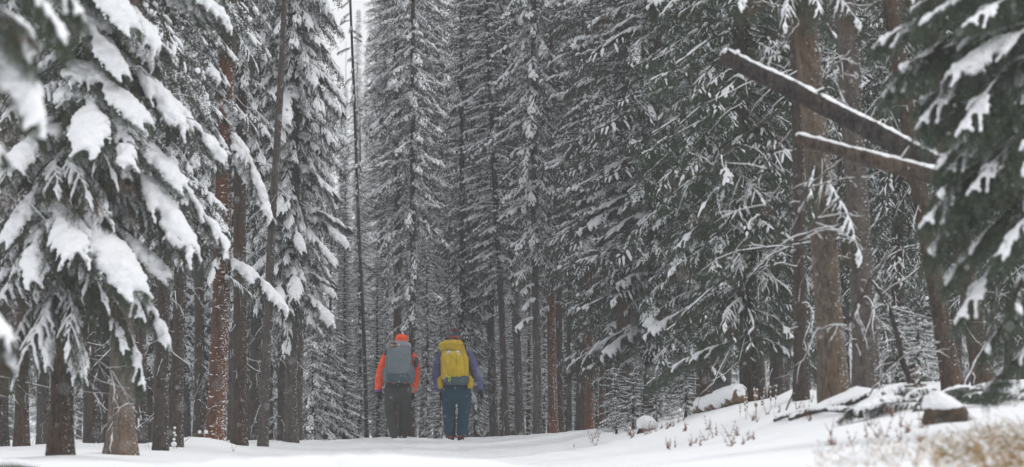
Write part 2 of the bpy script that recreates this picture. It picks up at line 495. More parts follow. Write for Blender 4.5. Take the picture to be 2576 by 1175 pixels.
def bough(seed, L, droop, lod, load=1.0, tip=.08, width=.42, hang=.5):
    """returns (twigs+needles MB, snow MB or None, snow seed shapes). x runs outward from the trunk"""
    rng = np.random.RandomState(seed)
    K = 12
    s = np.linspace(0, 1, K)
    main = np.stack([L * (s - .10 * s ** 2 * droop), L * .07 * np.sin(s * 6 + rng.uniform(0, 6)) * s,
                     -droop * L * s ** 1.7 + tip * L * s ** 4 + .03 * L * np.sin(s * 3)], -1)
    n2 = {'hero': int(44 * L), 'mid': int(22 * L), 'far': int(12 * L)}[lod]
    si = np.linspace(.10, .985, n2) + rng.uniform(-.01, .01, n2)
    base = lerp_paths(main, si)
    side = np.where(np.arange(n2) % 2, 1, -1)
    prof = np.clip(np.sin(np.pi * np.clip(.12 + .80 * si, 0, 1)) ** .8, .25, 1)
    l2 = width * L * prof * rng.uniform(.65, 1.2, n2)
    ang = np.radians(rng.uniform(38, 66, n2)) * (1 - .35 * si)
    K2 = 6
    t = np.linspace(0, 1, K2)[None]
    md = nrm(np.gradient(main, axis=0)); dirm = lerp_paths(md, si)
    fwd = dirm; lat = nrm(np.cross(fwd, [0, 0, 1.0])) * side[:, None]
    d2 = fwd * np.cos(ang)[:, None] + lat * np.sin(ang)[:, None]
    dz = rng.uniform(.6, 1.3, n2) * hang
    p2 = base[:, None] + d2[:, None] * (l2[:, None] * t)[..., None]
    p2[..., 2] -= (dz * l2)[:, None] * t ** 1.6
    p2 += rng.normal(size=p2.shape) * .006 * t[..., None]
    mb = MB()
    # wood
    if lod != 'far':
        mb.add(*tubes(main, .012 * L * (1 - .8 * s) + .002, 5 if lod == 'hero' else 4), m=1)
    if lod == 'hero':
        mb.add(*tubes(p2, np.repeat(.0045 * (1 - .7 * t), n2, 0), 3), m=1)
    # third order twigs
    n3 = {'hero': 9, 'mid': 4, 'far': 2}[lod]
    tt = np.linspace(.2, .98, n3)
    f = np.clip(tt * (K2 - 1), 0, K2 - 1 - 1e-6); i = f.astype(int); fr = (f - i)[None, :, None]
    b3 = p2[:, i] * (1 - fr) + p2[:, np.minimum(i + 1, K2 - 1)] * fr
    tg = nrm(p2[:, np.minimum(i + 1, K2 - 1)] - p2[:, i])
    la = nrm(np.cross(tg, [0, 0, 1.0])) * np.where(np.arange(n3) % 2, 1, -1)[None, :, None]
    l3 = {'hero': .10, 'mid': .115, 'far': .16}[lod] * rng.uniform(.6, 1.25, (n2, n3)) * (1.1 - .5 * tt)
    d3 = nrm(tg * .8 + la * rng.uniform(.3, .9, (n2, n3, 1)) + np.array([0, 0, -1]) * rng.uniform(.1, .9, (n2, n3, 1)) * hang * 1.6)
    K3 = 3
    u3 = np.linspace(0, 1, K3)
    p3 = b3[:, :, None] + d3[:, :, None] * (l3[..., None] * u3)[..., None]
    p3[..., 2] -= l3[..., None] * .25 * u3 ** 2
    p3 = p3.reshape(-1, K3, 3)
    # pendant twiglets make the dark fringe under the snow
    hsel = {'hero': [1, 2, 3, 4, 5], 'mid': [2, 4, 5], 'far': [3, 5]}[lod]
    hb = p2[:, hsel].reshape(-1, 3); hl = rng.uniform(.05, .13, len(hb)) * {'hero': 1, 'mid': 1.25, 'far': 1.5}[lod]
    hd = nrm(np.array([0, 0, -1.0]) + rng.normal(size=(len(hb), 3)) * .35)
    hp = hb[:, None] + hd[:, None] * (hl[:, None] * u3)[..., None]
    if lod == 'hero':
        needles(mb, p3, 15, .021, .0045, rng)
        needles(mb, p2, 26, .021, .0045, rng)
        needles(mb, hp, 18, .021, .0048, rng)
    elif lod == 'mid':
        needles(mb, p3, 4, .036, .015, rng)
        needles(mb, p2, 8, .036, .014, rng)
        needles(mb, hp, 5, .038, .016, rng)
    else:
        needles(mb, p3, 3, .060, .024, rng)
        needles(mb, p2, 6, .060, .024, rng)
        needles(mb, hp, 3, .062, .024, rng)
    # snow lies on the upper, flatter part of each spray and thins out where it hangs
    sm = MB()
    keep = rng.uniform(size=n2) < (.25 + .6 * load)
    slump = .5 + .5 * np.sin(si * rng.uniform(9, 17) + rng.uniform(0, 6))     # clumps along the bough
    keep &= (slump > (.22 if load > .5 or lod != 'hero' else .5)) | (rng.uniform(size=n2) < (.35 if load > .5 or lod != 'hero' else .12))
    if lod == 'mid' and load < .9: keep = rng.uniform(size=n2) < .30 + .55 * load
    if lod == 'hero':
        for j in np.where(keep)[0]:
            e = rng.uniform(.38, .66) + .25 * min(load, 1) * slump[j]
            r = (.013 + .010 * load + .017 * load * slump[j]) * rng.uniform(.75, 1.25)
            pr = np.array([.9, 1.05, 1.1, 1.05, 1.0, .75]) * r
            q = lerp_paths(p2[j], np.linspace(0, e, 6)); q[:, 2] += pr * .55
            q += rng.normal(size=q.shape) * .004
            sm.add(*capped(q, pr, 8, .78))
            if load > .9:
                for m_ in range(3):
                    c = lerp_paths(p2[j], np.array([rng.uniform(.1, e * .85)]))[0]; rb = r * rng.uniform(1.0, 1.5)
                    sm.add(*capped(np.array([c + [-rb, 0, 0], c + [-rb * .55, 0, .004], c + [0, 0, rb * .25], c + [rb * .55, 0, .004], c + [rb, 0, 0]]) + [0, 0, r * .5], [rb * .3, rb * .8, rb, rb * .8, rb * .3], 8, .7))
            if load > .3:
                for q3 in p3.reshape(n2, n3, K3, 3)[j][:int(n3 * e) + 1:2]:
                    rr = (.009 + .007 * load) * rng.uniform(.7, 1.3)
                    qq = q3.copy(); qq[:, 2] += rr * .6
                    sm.add(*capped(lerp_paths(qq, np.array([0, .4, .8])), [rr, rr, rr * .8], 6, .8))
        if load > .5:                                    # tips that poke up through the snow
            q = p3[rng.uniform(size=len(p3)) < .5].copy(); q[..., 2] += .022
            needles(mb, q, 5, .024, .0045, rng, up=.5)
        r = (.009 + .028 * load) * (1 + .45 * np.sin(s * rng.uniform(11, 19) + rng.uniform(0, 6))) * np.clip((s + .1) * 2.2, .3, 1) * (1.1 - .55 * s)
        pm = main.copy(); pm[:, 2] += r * .7
        sm.add(*capped(pm, r, 10, .8))
    elif lod == 'mid':
        r0 = (.0085 + .0165 * load)
        kk = np.where(keep)[0]
        r = r0 * (.6 + .9 * slump[kk])[:, None] * rng.uniform(.75, 1.3, (len(kk), 1)) * np.array([.6, 1.05, 1.1, .9, .3])[None] * rng.uniform(.75, 1.3, (len(kk), 5))
        e0 = rng.uniform(0, .28, len(kk)); e = e0 + rng.uniform(.18, .40, len(kk)) * (.75 + .4 * load)
        sp = np.stack([lerp_paths(p2[j], np.linspace(x0, x, 5)) for j, x0, x in zip(kk, e0, e)])
        sp[..., 2] += r * .45
        sm.add(*tubes(sp, r, 4, .7))
        sel = rng.uniform(size=len(p3)) < .16
        q = p3[sel].copy(); rr = (.007 + .006 * load) * rng.uniform(.6, 1.3, (len(q), 1)) * np.array([.6, 1, .3])[None]
        q[..., 2] += rr * .5; q[:, 2] = q[:, 1] * .5 + q[:, 2] * .5
        sm.add(*tubes(q, rr, 3, .75))
        pm = lerp_paths(main, np.linspace(.02, 1, 8)); rm = (.005 + .026 * load) * rng.uniform(.3, 1.4, 8) * (rng.uniform(size=8) < .30 + .42 * load); rm = np.maximum(rm, .001)
        pm[:, 2] += rm * .7
        sm.add(*tubes(pm, rm, 5, .8))
    else:
        r0 = .017 + .019 * load
        kk = np.where(keep)[0]
        r = r0 * (.6 + .8 * slump[kk])[:, None] * rng.uniform(.7, 1.3, (len(kk), 1)) * np.array([.4, 1.0, .9, .25])[None]
        e0 = rng.uniform(0, .3, len(kk)); e = e0 + rng.uniform(.25, .50, len(kk))
        sp = np.stack([lerp_paths(p2[j], np.linspace(x0, x, 4)) for j, x0, x in zip(kk, e0, e)])
        sp[..., 2] += r * .5
        sm.add(*tubes(sp, r, 4, .7))
        pm = lerp_paths(main, np.linspace(.08, .97, 8)); rm = (.016 + .022 * load) * rng.uniform(.3, 1.5, 8) * (rng.uniform(size=8) < .62) + .001; rm[[0, -1]] *= .4
        pm[:, 2] += rm * .5
        sm.add(*tubes(pm, rm, 5, .62))
        sel = rng.uniform(size=len(p3)) < .06
        q = p3[sel].copy(); rr = .018 * rng.uniform(.6, 1.3, (len(q), 1)) * np.array([.5, 1, .3])[None]
        q[..., 2] += rr * .5
        sm.add(*tubes(q, rr, 3, .75))
    return mb, sm

def dead_branch(seed, L, droop=.25, forks=5, snow=.6):
    rng = np.random.RandomState(seed)
    mb, sm = MB(), MB()
    def stick(p0, d, l, r, depth):
        k = 6
        t = np.linspace(0, 1, k)[:, None]
        wob = np.cumsum(rng.normal(size=(k, 3)) * .05 * l, 0) * t
        p = p0 + d * l * t + wob + np.array([0, 0, -1]) * droop * l * t ** 1.8
        rr = r * (1 - .75 * t[:, 0])
        mb.add(*tubes(p, rr, 4))
        if rng.uniform() < snow:
            q = p.copy(); sr = np.clip(rr * .8 + .003, .0035, .02) * rng.uniform(.5, 1.2, k); sr[-1] = .001
            q[:, 2] += rr * .6 + sr * .5
            sm.add(*tubes(q, sr, 4, .8))
        if depth:
            for j in range(forks if depth == 2 else 2):
                s0 = rng.uniform(.25, .95)
                b = lerp_paths(p, np.array([s0]))[0]
                dd = nrm(d + rng.normal(size=3) * .55 + np.array([0, 0, -.25]))
                stick(b, dd, l * rng.uniform(.2, .5) * (1.1 - .5 * s0), r * .5, depth - 1)
    stick(np.zeros(3), np.array([1.0, 0, .05]), L, .006 * L + .0022, 2)
    return mb, sm

def TM(loc, az, pitch, scale, roll=0):
    return np.array(Matrix.Translation(loc) @ Matrix.Rotation(az, 4, 'Z') @ Matrix.Rotation(-pitch, 4, 'Y') @ Matrix.Rotation(roll, 4, 'X') @ Matrix.Diagonal((*((scale,) * 3 if np.isscalar(scale) else scale), 1)))

# prototypes, unit length 1.3 m
BL = 1.3
MID = {k: [bough(100 + 10 * i + j, BL, dr, 'mid', ld, tip, w, hg) for j in range(3)]
       for i, (k, dr, ld, tip, w, hg) in enumerate((('heavy', .46, 1.3, .04, .30, .55), ('medium', .30, .60, .12, .32, .45), ('green', .36, .32, .10, .32, .55)))}
FAR = {k: [bough(200 + 10 * i + j, BL, dr, 'far', ld, tip, w, hg) for j in range(3)]
       for i, (k, dr, ld, tip, w, hg) in enumerate((('heavy', .42, 1.2, .06, .30, .5), ('medium', .30, 1.0, .12, .30, .45)))}

def crown(seed, protos, H, R, spacing, per, low=.7, pitch0=-.35, pitch1=.35, maxz=None, sparse_above=None, coarse=None):
    rng = np.random.RandomState(seed)
    nd, sn = MB(), MB()
    z = 0.0; a = 0
    while z < H - .3:
        if maxz and z > maxz: break
        f = z / H
        r = R * (1 - f) ** .75 * min(1, low + (1 - low) * z / 2.5) + .15
        pl = protos if (sparse_above is None or z < sparse_above) else coarse
        for k in range(per):
            a += 2.399 + rng.uniform(-.5, .5)
            rr = r * rng.choice([rng.uniform(.35, .7), rng.uniform(.75, 1.15)], p=[.35, .65]) / BL
            if rng.uniform() < .06: continue
            nb, sb = pl[rng.randint(len(pl))]
            pt = pitch0 + (pitch1 - pitch0) * f + rng.normal() * .13
            M = TM((0, 0, z + rng.uniform(0, spacing)), a, pt, (rr, max(rr, .55) * rng.uniform(.85, 1.15), max(rr, .6)))
            nd.addmb(nb, M); sn.addmb(sb, M)
        z += spacing * (1 if (sparse_above is None or z < sparse_above) else 1.5)
    return nd, sn

def crown_meshes(name, needle, *a, **k):
    nd, sn = crown(*a, **k)
    return nd.mesh(name + '_needles', [needle, M_TWIG], smooth=False), sn.mesh(name + '_snow', [M_SNOW])

CR = {}
CR['heavy'] = crown_meshes('heavy', M_NEEDLE, 1, MID['heavy'], 17, 1.22, .30, 5, pitch0=-.22, sparse_above=7, coarse=FAR['heavy'])
CR['heavy_b'] = CR['heavy']
CR['medium'] = crown_meshes('medium', M_NEEDLE, 3, MID['medium'], 18, 1.42, .31, 5, pitch0=-.28, sparse_above=7, coarse=FAR['medium'])
CR['green'] = crown_meshes('green', M_NEEDLE_GREEN, 4, MID['green'], 17, 1.3, .28, 5, pitch0=-.38, sparse_above=6, coarse=FAR['medium'])
for i in range(4):
    CR['far%d' % i] = crown_meshes('far%d' % i, M_NEEDLE_FAR, 20 + i, FAR['heavy' if i % 2 else 'medium'], 18 - i, 1.12 + .10 * (i % 3), .205, 6, low=.6, pitch0=-.05, pitch1=.35)
CR['sapling'] = crown_meshes('sapling', M_NEEDLE, 40, FAR['medium'], 2.6, .85, .13, 5, pitch0=-.05, pitch1=.5, low=1)
CR['sapling_b'] = crown_meshes('sapling_b', M_NEEDLE, 41, FAR['heavy'], 2.6, .85, .14, 5, pitch0=-.1, pitch1=.5, low=1)

def twig_set(seed, n, zlo, zhi, Lr, snow):
    rng = np.random.RandomState(seed)
    mb, sm = MB(), MB()
    for i in range(n):
        a, b = dead_branch(seed * 50 + i, rng.uniform(*Lr), rng.uniform(.05, .5), rng.randint(2, 5), snow * .7)
        M = TM((0, 0, rng.uniform(zlo, zhi)), rng.uniform(0, 6.28), rng.uniform(-.7, .15), 1)
        mb.addmb(a, M); sm.addmb(b, M)
    return mb.mesh('dead_twigs', [M_TWIG]), sm.mesh('dead_twig_snow', [M_SNOW])
DT = [twig_set(60 + i, 26, .5, 5.0, (.3, 1.0), .55) for i in range(3)]
DTX = [twig_set(70 + i, 60, .8, 9.0, (.5, 1.5), .6) for i in range(2)]        # the tangled dead skirts on the right

def trunk_mesh(seed, rad, H, m, flare=1.35, bend=0.0, sides=18, sq=0.0):
    rng = np.random.RandomState(seed)
    k = 46 if sides > 12 else 16
    z = np.concatenate([[-.5], np.geomspace(.02, H, k - 1)])
    r = rad * np.clip(1 - z / (H * 1.05), .02, 1) ** .8 * (1 + (flare - 1) * np.exp(-np.clip(z, 0, 9) / .28))
    a = np.linspace(0, 2 * np.pi, sides, endpoint=False)
    A, Z = np.meshgrid(a, z)
    rr = r[:, None] * (1 + .05 * np.sin(A * 3 + Z * .6 + seed) + .06 * np.exp(-np.clip(Z, 0, 9) / .3) * np.sin(A * 5 + seed)
                       + .02 * noise3(np.stack([np.cos(A) * 1.5, np.sin(A) * 1.5, Z * 1.2], -1).reshape(-1, 3), seed, 3).reshape(A.shape))
    bx = bend * np.sin(np.clip(Z, 0, 99) / 5.0 + seed) + .012 * np.sin(Z * 1.1 + seed)
    v = np.stack([np.cos(A) * rr + bx - bend * np.sin(seed), np.sin(A) * rr, Z], -1).reshape(-1, 3)
    i = np.arange(k - 1)[:, None] * sides; j = np.arange(sides)[None]; j2 = (j + 1) % sides
    q = np.stack([i + j, i + j2, i + sides + j2, i + sides + j], -1).reshape(-1, 4)
    mb = MB(); mb.add(v, q)
    if sides > 12:                                     # knots and branch collars
        for n in range(14):
            zz = rng.uniform(.6, min(H, 8)); aa = rng.uniform(0, 6.28); R_ = np.interp(zz, z, r)
            o = np.array([np.cos(aa), np.sin(aa), .15]); b = np.array([np.cos(aa) * R_ * .85, np.sin(aa) * R_ * .85, zz])
            l = rng.uniform(.02, .10)
            mb.add(*capped(np.stack([b, b + o * R_ * .25, b + o * (R_ * .25 + l)]), [.022, .014, .006], 6))
    return mb.mesh('trunk', [BARK[m] if m in BARK else m])

TREES = 0
def tree(u, d, width_px, label, bark='grey', kind='medium', cb=2.0, H=20, scale=1.0, lean=0.0, twigs=0, tangle=False, group=None, cat='tree', u_top=None, name='spruce_tree', flare=1.35, rot=None, gd=0.0, slim=None, dupmesh=None):
    """u: column of the trunk's foot, u_top: its column at the top edge of the picture"""
    global TREES
    TREES += 1
    g0 = ground_at(u, d)
    rx = 0
    if u_top is not None:
        top = P(u_top, 0, d); ry = math.atan2(top.x - g0.x, top.z - g0.z)
    else: ry = lean
    t = empty(name, g0 - Vector((0, 0, gd)), label, cat, group, (rx, ry, 0))
    rad = width_px * px(d) / 2
    me = dupmesh or trunk_mesh(TREES, rad, H, bark, flare, sides=18 if d < 63 else 12)
    link('trunk', me, t)
    rg = random.Random(TREES * 7)
    if kind:
        if d > 75 and u_top is not None and width_px < 24 and cb > 2.2: cb = 1.2 + cb * .32
        az = rg.uniform(0, 6.28) if rot is None else rot
        a, b = CR[kind]
        w_ = slim if slim else (.82 if (d > 55 and kind != 'green' and u < 1530) else 1.0)
        cz = (scale * w_, scale * w_, scale)
        o = link('crown', a, t, (0, 0, cb), (0, 0, az), cz); tag(o, kind='stuff')
        o = link('snow', b, t, (0, 0, cb), (0, 0, az), cz); tag(o, kind='stuff')
    if twigs:
        a, b = (DTX if tangle else DT)[TREES % (2 if tangle else 3)]
        az = rg.uniform(0, 6.28)
        o = link('dead_twigs', a, t, (0, 0, 0), (0, 0, az), (twigs, twigs, 1)); tag(o, kind='stuff')
        o = link('twig_snow', b, t, (0, 0, 0), (0, 0, az), (twigs, twigs, 1)); tag(o, kind='stuff')
    return t

# ------------------------------------------------------------------ hero boughs: each one a part of its tree
def snow_lumps(co, nn):
    return .005 * noise3(co * 12, 5, 2) + .0045 * noise3(co * 34, 6, 2)
HERO = {}
def hero_proto(key, seed, droop, load, needle, width=.40, hang=.7, tip=.05, L=1.3):
    nb, sb = bough(seed, L, droop, 'hero', load, tip, width, hang)
    HERO[key] = (nb.mesh('bough_' + key, [needle, M_TWIG], smooth=False),
                 union(sb, 'bough_snow_' + key, M_SNOW, .0125 if load > .6 else .010, 2, snow_lumps), L)
hero_proto('pillow', 301, .55, 1.25, M_NEEDLE_BROWN, .23, .5)
hero_proto('pillow_b', 302, .42, 1.0, M_NEEDLE, .25, .55)
hero_proto('pillow_c', 303, .70, 1.15, M_NEEDLE, .21, .6, .0)
hero_proto('light', 304, .30, .40, M_NEEDLE_BROWN, .28, .7)
hero_proto('streak', 307, .38, .72, M_NEEDLE, .22, .45)
hero_proto('green', 305, .35, .20, M_NEEDLE_NEAR, .26, .6)
hero_proto('green_b', 306, .50, .28, M_NEEDLE_NEAR, .25, .6, .0)

def bough_between(t, a, b, key, roll=0, wscale=1.0, invT=None, label=None):
    """bough of tree t growing from world point a to tip b"""
    nb, sb, L = HERO[key]
    co = nb.vertices
    d = b - a
    # chord of the prototype
    chord = CHORD[key]
    cl = chord.length
    sc = d.length / cl
    az = math.atan2(d.y, d.x)
    el = math.asin(max(-1, min(1, d.z / d.length)))
    pc = math.atan2(chord.z, chord.x)
    pitch = el - pc
    M = Matrix.Translation(a) @ Matrix.Rotation(az, 4, 'Z') @ Matrix.Rotation(-pitch, 4, 'Y') @ Matrix.Rotation(roll, 4, 'X') @ Matrix.Diagonal((sc, sc * wscale, sc, 1))
    M = Matrix.Translation(t.location) @ t.rotation_euler.to_matrix().to_4x4() if False else M
    inv = (Matrix.Translation(t.location) @ t.rotation_euler.to_matrix().to_4x4()).inverted()
    o = link('branch', nb, t); o.matrix_local = inv @ M
    s_ = link('snow', sb, o)
    if label: o['label'] = label
    return o
CHORD = {}
for key, dr, tip in (('pillow', .55, .05), ('pillow_b', .42, .05), ('pillow_c', .70, .0), ('light', .30, .05), ('streak', .38, .05), ('green', .35, .05), ('green_b', .50, .0)):
    CHORD[key] = Vector((1.3 * (1 - .10 * dr), 0, -dr * 1.3 + tip * 1.3 + .03 * 1.3 * math.sin(3)))

def hero_boughs(t, d, ubase, specs):
    """specs: (row at trunk, column of tip, row of tip, depth offset of the tip towards the camera, prototype, width)"""
    for i, (vb, uo, vo, dd, key, w) in enumerate(specs):
        a = P(ubase(vb), vb, d); b = P(uo, vo, d - dd)
        bough_between(t, a, b, key, 0, w * (1 if (i * 7) % 3 else -1))

# ---- left: the big snow-loaded spruce
L1 = tree(150, 36, 58, 'large spruce with thick pillows of snow and a dark brown trunk, leftmost full trunk', 'brown', None, H=17, u_top=185, twigs=1.0, tangle=True)
ub = lambda v: 150 + (1150 - v) * .030
hero_boughs(L1, 36, ub, [
    (-60, 420, 130, .6, 'pillow_b', 1.0), (-90, 300, 60, 1.2, 'pillow', 1.1), (40, 285, 180, .9, 'pillow', 1.1), (20, 400, 170, .2, 'pillow_b', 1.0),
    (90, 470, 330, .5, 'pillow_b', .8), (150, 560, 400, -.1, 'pillow_c', .8), (100, 60, 150, .8, 'pillow', 1.0), (60, 10, 120, .3, 'pillow_b', 1.0),
    (170, 335, 300, 1.0, 'pillow', 1.2), (225, 250, 370, 1.3, 'pillow', 1.2), (250, 345, 410, 1.1, 'pillow_c', 1.2), (260, 440, 460, .6, 'pillow', 1.0),
    (300, 560, 620, .1, 'pillow_c', .9), (320, 490, 640, .8, 'pillow_b', .8), (380, 120, 480, 1.0, 'light', 1.0), (400, 30, 600, .8, 'pillow', .9),
    (420, -20, 520, .2, 'pillow_b', 1.0), (480, 300, 720, 1.3, 'pillow', 1.3), (500, 200, 650, 1.4, 'pillow_b', 1.0), (530, 400, 690, .7, 'pillow', 1.0),
    (560, 60, 700, 1.2, 'pillow', .9), (580, 370, 800, .5, 'green_b', 1.1), (600, 425, 860, .3, 'pillow_c', .8), (620, 300, 880, .6, 'green_b', 1.0),
    (640, 365, 970, .1, 'green_b', .8), (600, -40, 800, .6, 'light', 1.0), (700, 10, 900, .4, 'light', 1.0), (680, 60, 950, .9, 'light', .9),
    (330, 20, 420, 1.0, 'pillow', 1.0), (200, -30, 330, .6, 'light', 1.0), (450, 330, 560, .3, 'light', 1.0), (540, 240, 760, .9, 'light', 1.0),
    (150, 210, 260, -1.2, 'light', 1.0), (300, 90, 420, -1.1, 'light', 1.0), (500, 260, 640, -1.3, 'light', 1.0), (650, 180, 820, -1.0, 'light', 1.0),
    (720, 190, 880, 1.1, 'light', .7), (-40, 120, 60, 1.0, 'light', 1.0), (-120, 500, 30, -.3, 'pillow', .9), (-150, 580, 60, -.6, 'pillow_b', .8),
    (360, 200, 500, 1.1, 'light', .9), (420, 420, 580, .6, 'light', .9), (380, 270, 560, .9, 'pillow_b', .9),
    (800, 195, 950, .9, 'pillow_b', .8), (780, 110, 915, .8, 'pillow', .6), (500, 130, 600, -.5, 'light', 1.0),
    (-200, 380, -40, .5, 'pillow_b', 1.0), (-220, 80, -60, .6, 'pillow_b', 1.0), (-300, 300, -160, .3, 'pillow_b', 1), (-350, 60, -220, .3, 'pillow_b', 1)])
rg = np.random.RandomState(44)
hero_boughs(L1, 36, ub, [(v_, 165 + rg.uniform(90, 330) * rg.choice([-1, 1]) * (.55 + v_ / 2200), v_ + rg.uniform(110, 230), rg.uniform(-1.2, .9), rg.choice(['light', 'pillow_b', 'light', 'pillow']), rg.uniform(.8, 1.1))
                         for v_ in np.linspace(-140, 640, 24)])
def top_crown(t, kind, z, sc=1.0):
    a, b = CR[kind]
    o = link('crown', a, t, (0, 0, z), (0, 0, 1), (sc, sc, sc)); tag(o, kind='stuff')
    o = link('snow', b, t, (0, 0, z), (0, 0, 1), (sc, sc, sc)); tag(o, kind='stuff')
top_crown(L1, 'far0', 5.6, .7)

# ---- left edge: a spruce just outside the frame reaching in, out of focus
p0 = P(-250, 600, 17)
L0 = tree(-250, 17, 70, 'blurred spruce close to the camera, its snowy boughs hanging in from the upper left edge', 'dark', None, H=9)
hero_boughs(L0, 17, lambda v: -250, [(-120, 110, 300, .1, 'pillow', 1.3), (-180, 60, 140, .3, 'green_b', 1.2), (-260, 150, 90, .3, 'green_b', 1.0), (-300, 210, 40, .0, 'green_b', 1.0), (250, 5, 390, .3, 'pillow_b', 1.0),
    (640, 30, 860, .2, 'pillow_b', 1.0), (700, 40, 900, .1, 'light', .8), (-60, 40, 60, .5, 'light', 1.0), (100, -20, 300, 0, 'green_b', 1), (400, -40, 600, 0, 'green_b', 1)])

# ---- the other trees of the left side
tree(308, 41, 62, 'pale grey brown spruce trunk with a flared foot and snowy dead twigs', 'pale', 'medium', 4.2, 19, u_top=335, twigs=1.0, flare=1.5)
tree(410, 45, 34, 'slim dark trunk, left one of the two dark trunks before the orange one', 'dark', 'heavy_b', 2.9, 18, u_top=425, twigs=.8, scale=.85)
tree(447, 49, 33, 'slim dark trunk, right one of the two dark trunks before the orange one', 'dark', 'heavy', 3.6, 18, u_top=462, twigs=.8, scale=.9)
L5 = tree(543, 52, 48, 'tall straight spruce with orange red bark flecked with snow', 'orange', None, 9.0, 19, u_top=578, twigs=.6, flare=1.3)
top_crown(L5, 'far1', 7.4, .9)
# its few low boughs and snow stuck on its bark
u5 = lambda v: 543 + (1120 - v) * .031
hero_boughs(L5, 52, u5, [(650, 735, 790, .3, 'pillow_b', .8), (690, 625, 740, .5, 'light', .6), (640, 520, 720, .4, 'pillow_b', .6), (10, 640, 60, .3, 'pillow_b', .8), (-40, 480, 60, .2, 'pillow', .9),
    (330, 660, 500, .3, 'pillow', .8), (380, 690, 560, .2, 'pillow_b', .8), (60, 640, 170, .4, 'light', .8), (250, 640, 330, .6, 'light', .6), (200, 470, 300, .2, 'light', 1), (120, 450, 200, .2, 'light', 1)])
rg = np.random.RandomState(5)
sb = MB()
for i in range(110):
    zz = rg.uniform(.05, 1) ** 1.6 * 4.2; a = rg.uniform(-2.9, -.1); R_ = 48 * px(52) / 2 * (1 + .3 * math.exp(-zz / .28)) * (1 - zz / 20) ** .8
    c = np.array([math.cos(a) * R_, math.sin(a) * R_, zz]); l = rg.uniform(.008, .028)
    tg = np.array([-math.sin(a), math.cos(a), rg.uniform(-.4, .4)])
    sb.add(*capped(np.stack([c - tg * l, c, c + tg * l]), [l * .25, l * .45, l * .2], 6, .9))
tag(link('bark_snow', sb.mesh('bark_snow', [M_SNOW]), L5), kind='stuff')

tree(601, 57, 36, 'dark brown trunk right behind the orange barked spruce', 'brown', 'heavy_b', 4.6, 19, u_top=610, twigs=.8, scale=.9)
tree(660, 56, 25, 'thin pale grey trunk leaning slightly right beside the orange barked spruce', 'grey', None, 6.5, 12, u_top=715, twigs=.5, flare=1.2)
tree(712, 62, 24, 'left stem of the three grey trunks under the large snowy crown', 'dark', 'heavy', 3.2, 17, u_top=716, twigs=.6, scale=.9)
tree(735, 60, 32, 'middle and thickest stem of the three grey trunks under the large snowy crown', 'grey', 'heavy', 1.9, 20, u_top=742, twigs=.5, scale=1.05, slim=.70)
tree(753, 61.5, 20, 'right stem of the three grey trunks under the large snowy crown', 'grey', 'heavy_b', 3.0, 17, u_top=765, twigs=.4, scale=.8, slim=.70)
tree(640, 64, 30, 'spruce with heavy snowy boughs between the orange trunk and the three stems', 'dark', 'heavy', 2.2, 19, u_top=655, scale=.95)
tree(500, 60, 26, 'snow loaded spruce in the gap left of the orange barked trunk', 'dark', 'heavy_b', 3.2, 18, u_top=505, twigs=.6)
tree(355, 56, 28, 'dark thin trunk in the shadow between the pale trunk and the paired dark trunks', 'dark', 'heavy', 3.6, 19, u_top=360, twigs=.8)
tree(232, 52, 30, 'shaded spruce trunk between the leftmost trunk and the pale flared trunk', 'dark', 'heavy_b', 3.0, 18, u_top=235, twigs=1.0)
tree(60, 50, 34, 'shaded spruce at the left edge behind the snow pillow spruce', 'brown', 'heavy', 3.0, 18, u_top=70, twigs=1.0)
tree(-60, 44, 40, 'shaded spruce cut by the left edge with its skirt of bare twigs', 'dark', 'heavy', 2.8, 18, twigs=1.2, tangle=True)

# ---- centre, beyond the hikers
tree(925, 84, 10, 'thin leaning trunk with short snowy boughs left of the orange hiker, crossing the bright gap', 'grey', None, 3.0, 20, u_top=880, twigs=.7)
tree(898, 215, 20, 'tall misty spruce standing in the bright gap in the canopy', 'dark', 'far1', 1.0, 19, scale=1.05, slim=.8)
tree(858, 260, 20, 'faintest misty spruce low in the bright gap in the canopy', 'dark', 'far3', 1.0, 17, slim=.9)
tree(962, 128, 18, 'hazy grey trunk between the thin leaning trunk and the orange sleeve', 'grey', 'far2', 5.5, 20, u_top=970, twigs=.5, slim=.5)
tree(1003, 92, 26, 'reddish brown trunk rising just above the orange hood', 'brown', 'far3', 5.2, 20, u_top=1000, twigs=.6)
tree(1036, 90, 18, 'slender reddish trunk just right of the orange hood', 'brown', 'far1', 5.0, 19, u_top=1040, twigs=.4)
tree(1065, 95, 16, 'slender brown trunk between the two hikers', 'brown', 'far2', 4.4, 18, u_top=1075, twigs=.4)
tree(868, 98, 16, 'small drooping snowy spruce left of the hikers, over the bright gap', 'dark', 'far0', .6, 7, scale=.38)
tree(905, 112, 16, 'hazy drooping spruce behind the thin leaning trunk', 'dark', 'far3', .8, 10, scale=.5)
tree(945, 180, 20, 'tall misty spruce just right of the bright gap in the canopy', 'dark', 'far2', 1.0, 19)
tree(1165, 80, 22, 'full snowy spruce right behind the hiker with the yellow pack', 'dark', 'medium', 1.0, 11, scale=.62, u_top=1160)
tree(1245, 80, 20, 'slim grey trunk, first one right of the hiker with the yellow pack', 'grey', 'far0', 5.0, 19, u_top=1205, twigs=.5)
tree(1275, 78, 17, 'thin trunk leaning left with snow on its twigs, second one right of the hikers', 'dark', 'far2', 6.5, 19, u_top=1222, twigs=.6, scale=.7)
tree(1308, 79, 21, 'grey brown trunk leaning left, third one right of the hikers', 'grey', 'far1', 5.2, 19, u_top=1262, twigs=.5)
tree(1350, 72, 21, 'straight pale grey trunk standing clear at the right of the hikers', 'grey', 'far3', 3.4, 18, u_top=1340, twigs=.4)
